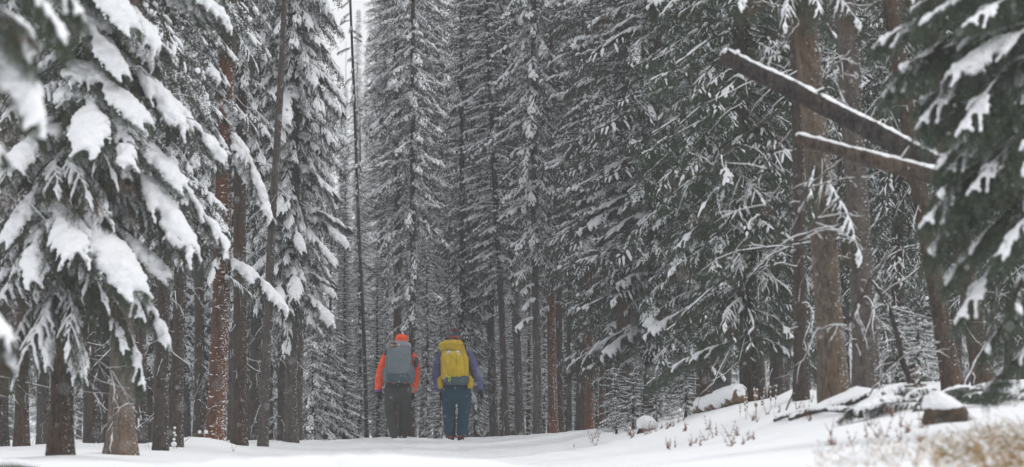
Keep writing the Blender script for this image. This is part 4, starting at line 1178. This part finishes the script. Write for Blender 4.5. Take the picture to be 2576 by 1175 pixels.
for i in range(13):
    u = (1860, 1872, 1884, 1896, 1912, 1925, 1938, 1902, 1918, 1890, 1945, 2300, 2210)[i]; d = 39 - (i % 4) * .8 if i < 11 else 30
    o = link('seed_stalk', SS[i % 4], None, ground_at(u + 9 * math.sin(i * 2.3), d), (0, 0, i), (.6 + .12 * (i % 4),) * 3)
    tag(o, 'straw coloured stalk with knobbly seed heads beside the cut log' if i < 11 else ('upright seed stalk before the leaning brown trunk' if i == 11 else 'upright seed stalk before the broad grey trunk'), 'seed stalk', 'dry seed stalks on the right bank')
    if i < 11: o['label'] = 'straw coloured seed stalk by the cut log, ' + ('leftmost', 'second', 'third', 'fifth', 'eighth', 'ninth', 'tenth', 'sixth', 'seventh', 'fourth', 'rightmost')[i] + ' of eleven from the left'
# frosted stalk at the left verge with bent green stem
g0 = ground_at(440, 47)
t = empty('frosted_stalk', g0, 'upright dry stalk with balls of snow left of the orange trunk', 'dry plant')
sp = px(47)
mb = MB(); mb.add(*capped(resample(np.array([[0, 0, -.05], [0, 0, .10], [.01, 0, .26]]), 8), np.full(8, .006), 6)); link('stem', mb.mesh('stem', [M_STRAW]), t)
mb = MB()
for x, z, r in ((0, .06, .035), (.002, .12, .018), (.02, .17, .014), (.005, .20, .016), (.01, .26, .016)):
    mb.add(*capped(np.array([[x - r, 0, z], [x - r * .5, 0, z], [x, 0, z], [x + r * .5, 0, z], [x + r, 0, z]]), [r * .3, r * .85, r, r * .85, r * .3], 8))
tag(link('snow', mb.mesh('snow', [M_SNOW]), t), kind='stuff')
t2 = empty('bent_stalk', g0 + Vector((.02, 0, 0)), 'bent yellow green stem tipped with snow balls, leaning toward the orange trunk', 'dry plant')
pp = resample(np.array([[0, 0, 0], [.12, 0, .10], [.25, 0, .19], [.38, 0, .20]]), 12)
link('stem', MB().add(*capped(pp, np.full(12, .004), 5)).mesh('stem', [plain('green_stem', (.22, .22, .06), .8)]), t2)
mb = MB()
for f, r in ((.45, .014), (.78, .022), (.98, .024)):
    c = lerp_paths(pp, np.array([f]))[0] + [0, 0, r * .5]
    mb.add(*capped(np.array([c + [-r, 0, 0], c + [-r * .5, 0, 0], c, c + [r * .5, 0, 0], c + [r, 0, 0]]), [r * .3, r * .85, r, r * .85, r * .3], 8))
tag(link('snow', mb.mesh('snow', [M_SNOW]), t2), kind='stuff')

# tawny grass at the lower right, one uncountable tuft field
rg = np.random.RandomState(31)
gm = MB()
n = 3400
M_G1 = plain('grass_tan', (.46, .33, .17), .9, .35, 30, 0); M_G2 = plain('grass_rust', (.34, .18, .09), .9, .35, 30, 0); M_G3 = plain('grass_olive', (.16, .15, .07), .9, .35, 30, 0)
us = []; 
while len(us) < n:
    u = rg.uniform(2040, 2680); d = rg.uniform(17.5, 25)
    w = np.exp(-((u - 2550) / 140) ** 2 - ((d - 20.8) / 1.7) ** 2) + .035
    cl = max(0, math.sin(u * .075 + 3 * math.sin(d * 2.2)) * math.sin(d * 4.1 + u * .03)) ** .7 + .08
    if rg.uniform() < w * cl: us.append((u, d))
us = np.array(us)
X = (us[:, 0] - 1287.5) / FD * us[:, 1]; Y = us[:, 1]; Z = gz(X, Y)
h = rg.uniform(.04, .13, n) * np.clip(1.3 - np.abs(us[:, 0] - 2520) / 500, .5, 1.3)
k = 4; s = np.linspace(0, 1, k)
az = rg.uniform(0, 6.28, n); ln = rg.uniform(.3, 1.2, n)
pts = np.stack([X[:, None] + np.cos(az)[:, None] * (ln * h)[:, None] * s ** 1.7, Y[:, None] + np.sin(az)[:, None] * (ln * h)[:, None] * s ** 1.7, Z[:, None] + h[:, None] * s * (1 - .25 * ln[:, None] * s) - .01], -1)
w_ = np.array([.0018, .0018, .0014, .0004])
for m in range(3):
    sel = (np.arange(n) % 3) == m
    gm.add(*tubes(pts[sel], np.repeat(w_[None], sel.sum(), 0), 3), m=m)
# snow bits caught in the grass
sel = rg.choice(n, 700, replace=False)
c = pts[sel, 2]
c = np.stack([c - [.012, 0, 0], c, c + [.012, 0, 0]], 1); c[..., 2] += .004
gm.add(*tubes(c, np.repeat(np.array([[.002, .010, .002]]), len(sel), 0) * rg.uniform(.6, 1.5, (len(sel), 1)), 5, .8), m=3)
tag(link('tawny_grass', gm.mesh('tawny_grass', [M_G1, M_G2, M_G3, M_SNOW])), 'tawny and rust coloured dead grass sticking out of the snow at the lower right', 'grass', None, 'stuff')

# ------------------------------------------------------------------ the hikers
PS = px(PEOPLE_D)
def fabric(name, col, quilt=0, rough=.75, var=.1, bdist=.006, spec=.25):
    m, nt, b = mat(name, rough, spec)
    f = noise(nt, coords(nt), 9, 5)
    nt.links.new(ramp(nt, f, [(.3, tuple(c * (1 - var) for c in col)), (.7, tuple(c * (1 + var) for c in col))]), b.inputs['Base Color'])
    w = noise(nt, coords(nt, (1, 1, 2.6)), 13, 4, .6)
    if quilt:
        tc = N(nt, 'ShaderNodeTexCoord'); wv = N(nt, 'ShaderNodeTexWave', Scale=quilt, Distortion=1.2, Detail=1.0); wv.bands_direction = 'Z'
        nt.links.new(tc.outputs['Object'], wv.inputs[0]); w = math_(nt, 'ADD', math_(nt, 'MULTIPLY', wv.outputs['Fac'], .5), w)
    bump(nt, b, w, .6, bdist)
    return m
M_SKIN = plain('skin', (.42, .26, .19), .6)
M_ORANGE = fabric('orange_jacket', (.88, .10, .025), 6)
M_PURPLE = fabric('purple_jacket', (.100, .102, .22), 5)
M_DPANTS = fabric('charcoal_trousers', (.048, .049, .046), 0, .85)
M_TPANTS = fabric('teal_trousers', (.012, .050, .080), 0, .85)
M_GLOVE = fabric('black_gloves', (.018, .018, .024), 0, .9)
M_CUFF = fabric('purple_cuff', (.16, .04, .32), 0)
M_BOOT = fabric('boot_leather', (.06, .035, .035), 0, .8)
M_BOOTR = fabric('boot_red', (.40, .06, .04), 0, .8)

class Fig:
    def __init__(s, uc, vf, d, label):
        s.uc, s.vf, s.S = uc, vf, px(d)
        g = P(uc, vf, d)
        s.t = empty('person', (g.x, d, g.z), label, 'person', 'two hikers walking away')
        s.base = Vector((g.x, d, g.z))
    def ring(s, u, v, r, y=0.0, asp=1.0):
        return ((u - s.uc) * s.S, y, (s.vf - v) * s.S, r * s.S, r * s.S * asp)
    def pt(s, u, v, y=0.0): return np.array([(u - s.uc) * s.S, y, (s.vf - v) * s.S])
    def loft(s, mb, rings, n=18, sides=24, pw=2.0, m=0):
        rr = resample([s.ring(*r) for r in rings], n)
        if rr[-1, 2] < rr[0, 2]: rr = rr[::-1]
        mb.add(*loft(rr, sides, pw), m=m)
    def hand(s, u0, v0, u1, v1, y, parent, side):
        a, b = s.pt(u0, v0, y), s.pt(u1, v1, y)
        ax = nrm(b - a); L = np.linalg.norm(b - a)
        lat = np.array([0, -1.0, 0]); thick = nrm(np.cross(ax, lat))
        mb = MB()
        palm = a + ax * L * .48
        mb.add(*capped(resample(np.stack([a, a + ax * L * .25, palm]), 6), np.array([.028, .031, .036, .040, .040, .034]), 12, .9))
        for i, (o, l) in enumerate(((-.030, .82), (-.010, .96), (.010, .92), (.029, .78))):
            b0 = a + ax * L * .38 + lat * o * .75 + thick * side * o * .5
            l = l * L * .62
            tip = b0 + ax * l + lat * o * .5 + thick * side * (o * .5)
            mid = (b0 + tip) / 2 + thick * .012 * side
            mb.add(*capped(resample(np.stack([b0, mid, tip - thick * .01 * side]), 8), np.array([.012, .012, .0115, .011, .011, .010, .009, .006]), 8))
        b0 = a + ax * L * .18
        mb.add(*capped(resample(np.stack([b0, b0 + ax * L * .22 - thick * side * .045 + lat * .01, b0 + ax * L * .48 - thick * side * .050 + lat * .015]), 8), np.array([.014, .015, .014, .013, .012, .012, .011, .007]), 8))
        return link('glove', union(mb, 'glove', M_GLOVE, .0055, 1), parent)

wr = lambda amp, sc, zs=2.2: (lambda co, nn: amp * noise3(co * np.array([sc, sc, sc * zs]), 6, 3))
def legs_feet(f, feet):
    for (u, v, y, rot, red) in feet:
        mb = MB()
        c = f.pt(u, v, y)
        mb.add(*loft(resample([(c[0], y, c[2] - .01, .055, .12), (c[0], y - .0, c[2] + .03, .052, .11), (c[0], y - .03, c[2] + .07, .05, .075), (c[0], y - .045, c[2] + .13, .05, .055)], 10), 20, 2.4))
        b = link('boot', union(mb, 'boot', M_BOOT, .010, 2, wr(.002, 14)), f.t)
        mb = MB(); mb.add(*loft([(c[0], y, c[2] - .025, .058, .13), (c[0], y, c[2] + .004, .058, .13)], 20, 2.6)); link('sole', mb.mesh('sole', [M_GLOVE]), b)
        if red:
            mb = MB(); mb.add(*loft([(c[0], y - .105, c[2] + .03, .03, .018), (c[0], y - .10, c[2] + .075, .026, .018)], 12)); link('heel_patch', mb.mesh('heel_patch', [M_BOOTR]), b)
        mb = MB(); mb.add(*capped(np.array([c + [-.03, -.05, .085], c + [0, -.05, .09], c + [.035, -.05, .085]]), [.008, .012, .008], 6)); link('snow', mb.mesh('boot_snow', [M_SNOW]), b)

# hiker in orange
F1 = Fig(1003, 1106, 66.3, 'person in an orange hooded puffer jacket and charcoal trousers walking away with a grey pack')
mb = MB()                                                   # body: one continuous figure under the clothes
F1.loft(mb, [(1003, 975, 26, 0, .8), (1003, 930, 24, 0, .7), (1003, 890, 26, 0, .65), (1004, 874, 14, 0, .8), (1007, 868, 9, 0, 1), (1008, 862, 12, 0, 1.1), (1008, 850, 13, 0, 1.15), (1008, 843, 7, 0, 1)])
LA = [(983, 985, 16, 0), (982, 1010, 15.6, 0), (980.5, 1030, 14.0, .01), (982, 1045, 12.6, .02), (984.5, 1065, 11.8, -.02), (988.5, 1085, 10.8, -.08), (991, 1100, 10, -.12)]
LB = [(1018, 985, 16, 0), (1019.5, 1010, 15.6, .02), (1019, 1030, 14.0, .07), (1017, 1050, 12.6, .10), (1014.5, 1070, 11.8, .09), (1013, 1088, 11.4, .07), (1012, 1101, 10.6, .06)]
for l_ in (LA, LB): F1.loft(mb, [(u, v, r * .68, y) for u, v, r, y in l_])
F1.loft(mb, [(978, 890, 8, 0), (960, 930, 8, 0), (952, 980, 6, .02)]); F1.loft(mb, [(1030, 890, 8, 0), (1043, 930, 8, 0), (1040, 985, 6, .05)])
link('body', union(mb, 'body', M_SKIN, .014, 2), F1.t)
mb = MB()
F1.loft(mb, [(1001, 952, 29, .0, .70), (1001, 968, 32, -.01, .74), (1001, 985, 33.5, -.02, .76), (1001, 1000, 32, -.01, .72), (1001, 1010, 26, 0, .6)])
for l_ in (LA, LB): F1.loft(mb, l_, 26)
link('trousers', union(mb, 'trousers', M_DPANTS, .011, 2, wr(.006, 4.5)), F1.t)
mb = MB()
F1.loft(mb, [(1002, 976, 31, 0, .72), (1002, 960, 33, 0, .72), (1003, 930, 31, 0, .66), (1003, 900, 33, 0, .62), (1003, 885, 32, 0, .6), (1005, 874, 22, 0, .7), (1007, 866, 13, 0, .9)])
F1.loft(mb, [(982, 884, 9, 0), (974, 892, 12, 0), (968, 905, 13, 0), (961, 925, 12.4, -.01), (956, 945, 11.4, 0), (953, 965, 10.5, .02), (951, 981, 9, .03)], 28)
F1.loft(mb, [(1027, 884, 9, 0), (1034, 893, 11.5, 0), (1040, 905, 12, 0), (1044, 925, 12, -.01), (1045, 945, 11.2, .01), (1042, 965, 10.5, .05), (1037, 988, 9, .09)], 28)
link('jacket', union(mb, 'jacket', M_ORANGE, .011, 1, lambda co, nn: .005 * noise3(co * np.array([6, 6, 16]), 7, 3) + .005 * np.sin(co[:, 2] * 75 + 2 * np.sin(co[:, 0] * 9))), F1.t)
mb = MB()
F1.loft(mb, [(1008, 880, 16, 0, 1), (1008, 872, 16, 0, 1.1), (1008.5, 860, 16.5, 0, 1.15), (1009, 850, 15.8, 0, 1.15), (1009, 844, 12.5, 0, 1.1), (1009, 840.5, 7, 0, 1)])
link('hood', union(mb, 'hood', M_ORANGE, .010, 2, wr(.003, 6)), F1.t)
F1.hand(952, 980, 958, 1009, .03, F1.t, 1)
F1.hand(1037, 986, 1036, 1008, .10, F1.t, -1)
mb = MB(); F1.loft(mb, [(951.5, 979, 8.6, .03), (952.5, 986, 8.0, .03)], 4, 16); link('cuff', mb.mesh('cuff', [M_CUFF]), F1.t)
legs_feet(F1, ((993, 1106, -.06, 0, False), (1010, 1107, .05, 0, False)))

# hiker in purple
F2 = Fig(1145, 1108, 66.3, 'person in a purple jacket and striped bobble hat walking away with a yellow pack')
mb = MB()
F2.loft(mb, [(1147, 985, 28, 0, .8), (1145, 930, 26, 0, .7), (1145, 890, 27, 0, .65), (1143, 874, 14, 0, .8), (1142, 868, 9, 0, 1), (1142, 862, 12, 0, 1.1), (1142, 850, 13, 0, 1.15), (1142, 842, 8, 0, 1)])
LA = [(1129, 992, 18, 0), (1128.5, 1010, 17.6, 0), (1129, 1030, 16.4, .02), (1130, 1050, 15.2, .04), (1131, 1070, 14.8, .03), (1132, 1088, 14.6, .02), (1133.5, 1098, 12, .02)]
LB = [(1167, 992, 18, 0), (1168, 1010, 17.6, 0), (1167, 1030, 15.8, .0), (1165, 1048, 14.6, .0), (1163, 1068, 14.2, -.05), (1162.5, 1085, 14.2, -.09), (1161, 1096, 12, -.11)]
for l_ in (LA, LB): F2.loft(mb, [(u, v, r * .68, y) for u, v, r, y in l_])
F2.loft(mb, [(1112, 890, 8, 0), (1101, 930, 8, 0), (1106, 984, 6, .04)]); F2.loft(mb, [(1176, 890, 8, 0), (1192, 930, 8, 0), (1207, 980, 6, 0)])
link('body', union(mb, 'body', M_SKIN, .014, 2), F2.t)
mb = MB()
F2.loft(mb, [(1148, 958, 32, 0, .7), (1148, 975, 36, -.01, .74), (1148, 992, 38, -.02, .76), (1148, 1006, 36, -.01, .7), (1148, 1016, 29, 0, .5)])
for l_ in (LA, LB): F2.loft(mb, l_, 26)
link('trousers', union(mb, 'trousers', M_TPANTS, .011, 2, wr(.006, 4.2)), F2.t)
mb = MB()
F2.loft(mb, [(1147, 986, 33, 0, .72), (1147, 972, 35, 0, .72), (1146, 930, 33, 0, .66), (1145, 900, 35, 0, .62), (1144, 884, 33, 0, .6), (1143, 873, 22, 0, .7), (1142, 863, 13, 0, .9)])
F2.loft(mb, [(1117, 884, 9, 0), (1109, 895, 12, 0), (1104, 910, 13.4, 0), (1100, 935, 12.8, -.01), (1099, 955, 12, 0), (1102, 972, 10.8, .03), (1106, 986, 9, .05)], 28)
F2.loft(mb, [(1168, 880, 10, 0), (1176, 888, 13, 0), (1184, 905, 14.3, 0), (1191, 925, 13.8, -.02), (1198, 945, 12.6, -.02), (1203, 965, 11.2, 0), (1207, 980, 10, .01)], 28)
link('jacket', union(mb, 'jacket', M_PURPLE, .011, 1, lambda co, nn: .004 * noise3(co * np.array([6, 6, 14]), 8, 3) + .005 * np.sin(co[:, 2] * 62 + 2 * np.sin(co[:, 0] * 9))), F2.t)
M_HAT, nt, b = mat('striped_knit', .95, .1)
tc = N(nt, 'ShaderNodeTexCoord'); sx = N(nt, 'ShaderNodeSeparateXYZ'); nt.links.new(tc.outputs['Object'], sx.inputs[0])
zf = math_(nt, 'MULTIPLY', math_(nt, 'SUBTRACT', sx.outputs['Z'], (1108 - 864) * F2.S), 1 / (30 * F2.S))
col = ramp(nt, zf, [(0, (.35, .05, .045)), (.22, (.11, .06, .045)), (.48, (.12, .07, .05)), (.50, (.38, .06, .05)), (.60, (.36, .06, .05)), (.63, (.045, .065, .09)), (1, (.05, .07, .10))])
nt.links.new(col, b.inputs['Base Color']); bump(nt, b, noise(nt, coords(nt), 90, 3), .6, .006)
mb = MB(); F2.loft(mb, [(1143, 870, 15, 0, 1.1), (1143, 862, 16, 0, 1.15), (1142.5, 852, 15.6, 0, 1.15), (1142.5, 844, 13.4, 0, 1.1), (1143, 839, 10, 0, 1.1), (1143, 836, 5, 0, 1.1)])
hat = link('hat', union(mb, 'hat', M_HAT, .010, 1), F2.t)
mb = MB(); c = F2.pt(1143, 832, 0)
rgp = np.random.RandomState(9)
dirs = nrm(rgp.normal(size=(500, 3)))
mb.add(*tubes(np.stack([c + dirs * .01, c + dirs * .035, c + dirs * .053], 1), np.repeat([[.004, .006, .004]], 500, 0), 3))
link('bobble', mb.mesh('bobble', [plain('bobble_wool', (.38, .17, .16), .95, .3, 60, 0)]), hat)
F2.hand(1107, 985, 1114, 1009, .06, F2.t, 1)
F2.hand(1208, 979, 1211, 1005, .01, F2.t, -1)
legs_feet(F2, ((1134, 1107, .03, 0, True), (1159, 1104, -.06, 0, True)))

# backpacks
M_SLATE = fabric('slate_nylon', (.12, .15, .175), 0, .6, .12, .008)
M_SLATE2 = fabric('slate_front', (.16, .195, .22), 0, .55, .12, .010)
M_DSLATE = fabric('dark_teal_nylon', (.06, .095, .11), 0, .65)
M_GREYM = fabric('pale_mesh', (.24, .235, .27), 0, .8, .25)
M_PIPE = plain('pale_piping', (.42, .48, .52), .6)
M_YELLOW = fabric('yellow_nylon', (.50, .34, .008), 0, .55, .16, .012)
M_YELLOW2 = fabric('yellow_nylon_front', (.56, .39, .014), 0, .5, .18, .014)
M_LIME = plain('lime_webbing', (.62, .72, .03), .6)
M_ORW = plain('orange_webbing', (.75, .30, .02), .6)
M_BLACK = plain('black_webbing', (.02, .02, .022), .7)
m_pat, nt, b = mat('patterned_cloth', .8, .2)
vo = N(nt, 'ShaderNodeTexVoronoi', Scale=42.0); nt.links.new(coords(nt), vo.inputs['Vector'])
sp_ = N(nt, 'ShaderNodeSeparateColor'); nt.links.new(vo.outputs['Color'], sp_.inputs[0])
nt.links.new(ramp(nt, sp_.outputs[0], [(0, (.03, .02, .02)), (.35, (.35, .10, .05)), (.6, (.45, .36, .26)), (.85, (.06, .05, .05))]), b.inputs['Base Color'])

def strip(f, pts, r, m, name, parent, sides=6, n=20, flat=1.0):
    p = resample(np.array([f.pt(*q) for q in pts]), n)
    return link(name, MB().add(*capped(p, np.full(n, r), sides, flat)).mesh(name, [m]), parent)
def rootpack(f, name, label):
    return empty(name, f.t.location + Vector((0, 0, 0)), label, 'backpack', 'hiking packs')
B1 = rootpack(F1, 'backpack', 'large slate grey hiking pack on the back of the hiker in orange')
mb = MB(); F1.loft(mb, [(1003, 964, 27, -.24, .5), (1003, 958, 34, -.24, .52), (1003, 940, 36.5, -.25, .52), (1003, 915, 33.5, -.25, .54), (1003, 890, 31.5, -.25, .54), (1003, 874, 30, -.24, .52), (1003, 866, 26, -.23, .5)], 24, 28, 2.8)
link('main_bag', union(mb, 'main_bag', M_SLATE, .010, 2, wr(.006, 5, 1.3)), B1)
mb = MB(); F1.loft(mb, [(1004, 944, 16, -.345, .35), (1004, 938, 24, -.35, .35), (1004, 920, 27, -.36, .35), (1004, 895, 26.5, -.36, .36), (1004, 880, 26, -.35, .36), (1004, 875, 23, -.34, .3)], 20, 24, 3.0)
link('front_pocket', union(mb, 'front_pocket', M_SLATE2, .009, 2, lambda co, nn: .006 * np.sin((co[:, 0] + co[:, 2] * 1.1) * 60) * np.clip(.5 + co[:, 2] * 0, 0, 1) * .5 + .004 * noise3(co * 8, 3, 3)), B1)
mb = MB(); F1.loft(mb, [(1003, 964, 22, -.33, .3), (1003, 957, 30, -.335, .34), (1003, 946, 31, -.34, .34), (1003, 942, 28, -.335, .3)], 10, 24, 3.0)
link('bottom_panel', mb.mesh('bottom_panel', [M_DSLATE]), B1)
mb = MB(); F1.loft(mb, [(1003, 878, 31, -.25, .56), (1003, 870, 31.5, -.26, .58), (1002, 863, 28, -.25, .58), (1002, 859, 20, -.24, .5)], 14, 24, 2.4)
lid = link('lid', union(mb, 'lid', M_GREYM, .009, 2, wr(.006, 8, 1)), B1)
def patch(f, u0, v0, u1, v1, y, m, name, parent, th=.012):
    a = f.pt(u0, v0, y); b_ = f.pt(u1, v1, y); cx, cz = (a[0] + b_[0]) / 2, (a[2] + b_[2]) / 2; hx, hz = abs(b_[0] - a[0]) / 2, abs(b_[2] - a[2]) / 2
    bm_ = MB(); bm_.add(*loft([(cx, y, cz - hz, hx * .75, th * .5), (cx, y, cz - hz * .7, hx, th), (cx, y, cz + hz * .7, hx, th), (cx, y, cz + hz, hx * .75, th * .5)], 16, 3.5))
    return link(name, bm_.mesh(name, [m]), parent)
patch(F1, 982, 877, 999, 863, -.375, m_pat, 'folded_cloth', lid, .02)
patch(F1, 1010, 877, 1026, 866, -.37, plain('lilac_cloth', (.26, .24, .29), .8), 'soft_item', lid, .02)
patch(F1, 1001, 873, 1007, 867, -.385, M_PIPE, 'label_tab', lid, .008)
strip(F1, [(979, 878, -.33), (978, 900, -.345), (978, 925, -.345), (986, 940, -.36), (1000, 944, -.37), (1018, 943, -.37), (1028, 928, -.35), (1031, 905, -.345), (1031, 878, -.33), (1029, 866, -.31)], .005, M_PIPE, 'piping', B1, n=50)
strip(F1, [(1005, 884, -.405), (1005, 893, -.405)], .005, M_ORW, 'zip_pull', B1, n=6)
strip(F1, [(984, 943, -.385), (987.5, 943.5, -.385), (987.5, 954, -.385), (984, 954.5, -.385), (984, 943, -.385)], .0055, M_ORW, 'tool_loop', B1, n=24)
strip(F1, [(996, 948.3, -.385), (1006, 948.3, -.385)], .0035, M_PIPE, 'logo_strip', B1, n=6, flat=.9)
strip(F1, [(968, 893, -.12), (974, 878, -.08), (985, 874, -.02)], .018, M_BLACK, 'shoulder_strap', B1)
strip(F1, [(1036, 893, -.12), (1033, 880, -.08), (1022, 874, -.02)], .018, M_BLACK, 'shoulder_strap', B1)
mb = MB(); F1.loft(mb, [(971, 962, 6, -.15, 1.6), (971, 950, 8, -.16, 1.6), (970, 938, 8, -.16, 1.4), (972, 925, 5, -.17, 1)], 12, 16); link('side_pocket', union(mb, 'side_pocket', M_SLATE, .009, 2, wr(.004, 8, 1)), B1)
mb = MB(); F1.loft(mb, [(1035, 968, 5, -.15, 1.6), (1036, 950, 8, -.16, 1.6), (1037, 935, 8, -.16, 1.4), (1034, 920, 5, -.17, 1)], 12, 16); link('side_pocket', union(mb, 'side_pocket', M_SLATE, .009, 2, wr(.004, 8, 1)), B1)
mb = MB(); F1.loft(mb, [(1046, 925, 4, -.1, 1.2), (1047, 912, 6, -.1, 1.2), (1046, 900, 5, -.1, 1.2)], 8, 14); link('water_bottle', mb.mesh('water_bottle', [M_DSLATE]), B1)
strip(F1, [(974, 966, -.12), (968, 962, -.02), (972, 958, .10)], .016, M_SLATE, 'hip_belt', B1)
strip(F1, [(1031, 966, -.12), (1037, 962, -.02), (1032, 958, .10)], .016, M_SLATE, 'hip_belt', B1)

B2 = rootpack(F2, 'backpack', 'large mustard yellow hiking pack on the back of the hiker in purple')
mb = MB(); F2.loft(mb, [(1146, 958, 28, -.24, .5), (1145, 950, 34, -.25, .52), (1144, 930, 36, -.26, .54), (1143, 905, 35, -.26, .54), (1141, 888, 31, -.25, .54), (1139, 872, 29, -.23, .5)], 24, 28, 2.8)
link('main_bag', union(mb, 'main_bag', M_YELLOW, .010, 2, wr(.008, 5, 1.3)), B2)
mb = MB(); F2.loft(mb, [(1142, 950, 22, -.35, .32), (1141, 940, 26, -.365, .36), (1139, 915, 26, -.38, .38), (1137, 895, 24, -.375, .38), (1136, 884, 19, -.35, .34)], 20, 24, 2.8)
link('front_pocket', union(mb, 'front_pocket', M_YELLOW2, .009, 2, lambda co, nn: .007 * noise3(co * np.array([16, 6, 5]), 3, 3)), B2)
mb = MB(); F2.loft(mb, [(1138, 886, 27, -.25, .6), (1136, 879, 31, -.27, .62), (1135, 869, 31, -.28, .62), (1137, 862, 26, -.26, .6), (1140, 857, 17, -.22, .6)], 18, 26, 2.5)
lid2 = link('lid', union(mb, 'lid', M_YELLOW, .010, 1, wr(.010, 7, 1.6)), B2)
strip(F2, [(1112, 868, -.37), (1125, 862, -.42), (1140, 858, -.42), (1158, 864, -.40), (1168, 874, -.33)], .007, M_YELLOW2, 'lid_seam', lid2)
mb = MB(); F2.loft(mb, [(1148, 970, 22, -.26, .5), (1148, 965, 29, -.28, .56), (1147, 955, 31, -.29, .6), (1152, 949, 28, -.30, .5), (1155, 945, 18, -.30, .4)], 14, 24, 2.6)
link('bottom_panel', union(mb, 'bottom_panel', M_DSLATE, .009, 2, wr(.004, 7, 1)), B2)
for pts in ([(1117, 892, -.40), (1121, 915, -.43), (1126, 935, -.42), (1131, 950, -.40)], [(1160, 890, -.37), (1162, 910, -.40), (1161, 930, -.40), (1160, 945, -.38)]):
    strip(F2, pts, .006, M_GREYM, 'compression_strap', B2)
for uu, pp_ in ((1108, [(1104, 952), (1106, 975)]), (1182, [(1182, 945), (1184, 972)])):
    mb = MB(); F2.loft(mb, [(uu, 978, 5, -.12, 2), (uu, 968, 8.5, -.13, 2), (uu, 955, 8, -.14, 2), (uu + (4 if uu < 1150 else -4), 944, 5, -.15, 1.6)], 12, 16)
    link('hip_belt', union(mb, 'hip_belt', M_YELLOW, .009, 1, wr(.004, 8, 1)), B2)
strip(F2, [(1129, 949, -.43), (1133, 949.5, -.43), (1132.5, 960, -.43), (1129.5, 960, -.43), (1129, 949, -.43)], .0055, M_LIME, 'tool_loop', B2, n=24)
strip(F2, [(1154, 944, -.41), (1160, 941, -.41)], .005, M_LIME, 'zip_pull', B2, n=8)
strip(F2, [(1106, 890, -.2), (1100, 880, -.16), (1104, 870, -.15), (1108, 874, -.2)], .004, M_PIPE, 'cord', B2)
strip(F2, [(1166, 884, -.14), (1166, 876, -.08), (1158, 872, -.02)], .018, M_BLACK, 'shoulder_strap', B2)
strip(F2, [(1110, 892, -.12), (1114, 880, -.08), (1122, 872, -.02)], .018, M_BLACK, 'shoulder_strap', B2)
mb = MB(); rgp = np.random.RandomState(3)
for i in range(26):
    u = rgp.choice([rgp.uniform(1118, 1136), rgp.uniform(1146, 1160)]); v = 886 + rgp.uniform(-3, 6) + abs(u - 1138) * .12
    c = F2.pt(u, v, -.435 if u < 1140 else -.42); l = rgp.uniform(.008, .022)
    mb.add(*capped(np.array([c - [l, 0, 0], c, c + [l, 0, 0]]), [l * .2, l * .5, l * .2], 6))
tag(link('snow', mb.mesh('pack_snow', [M_SNOW]), B2), kind='stuff')

# ------------------------------------------------------------------ falling snow and the pale air
rg = np.random.RandomState(99)
n = 9000
d = 8 + 75 * rg.uniform(0, 1, n) ** .7
x = rg.uniform(-.22, .22, n) * d; z = EYE + rg.uniform(-.03, .19, n) * d
zg = gz(x, d); okk = z > zg + .1
c = np.stack([x, d, z], 1)[okk]; n = len(c)
r = rg.uniform(.0018, .0045, n)[:, None]
st = np.array([[1, 0, 0], [-1, 0, 0], [0, 1, 0], [0, -1, 0], [0, 0, 1.6], [0, 0, -1.6]], float)
v = (c[:, None] + st[None] * r[..., None]).reshape(-1, 3)
ft = np.array([[0, 2, 4], [2, 1, 4], [1, 3, 4], [3, 0, 4], [2, 0, 5], [1, 2, 5], [3, 1, 5], [0, 3, 5]])
tr = (ft[None] + (np.arange(n) * 6)[:, None, None]).reshape(-1, 3)
tag(link('falling_snow', MB().add(v, tris=tr).mesh('falling_snow', [M_SNOW])), 'fine snowflakes drifting down between the trees', 'snow', None, 'stuff')

hm = bpy.data.materials.new('haze'); hm.use_nodes = True
hn = hm.node_tree; hn.nodes.clear()
out = hn.nodes.new('ShaderNodeOutputMaterial'); pv = hn.nodes.new('ShaderNodeVolumePrincipled')
pv.inputs['Color'].default_value = (.93, .945, .96, 1); pv.inputs['Density'].default_value = HAZE_DENSITY; pv.inputs['Anisotropy'].default_value = .2
hn.links.new(pv.outputs[0], out.inputs['Volume'])
bb = np.array([[x, y, z] for x in (-245, 245) for y in (-45, 525) for z in (-9, 80)], float)
fq = [[0, 1, 3, 2], [4, 6, 7, 5], [0, 4, 5, 1], [2, 3, 7, 6], [0, 2, 6, 4], [1, 5, 7, 3]]
hz = link('haze', MB().add(bb, quads=fq).mesh('haze', [hm], smooth=False))
tag(hz, 'pale snowy haze hanging in the forest', 'haze', None, 'stuff')

TRI = sum(len(m.loops) - 2 * len(m.polygons) for m in bpy.data.meshes); S['triangles'] = TRI
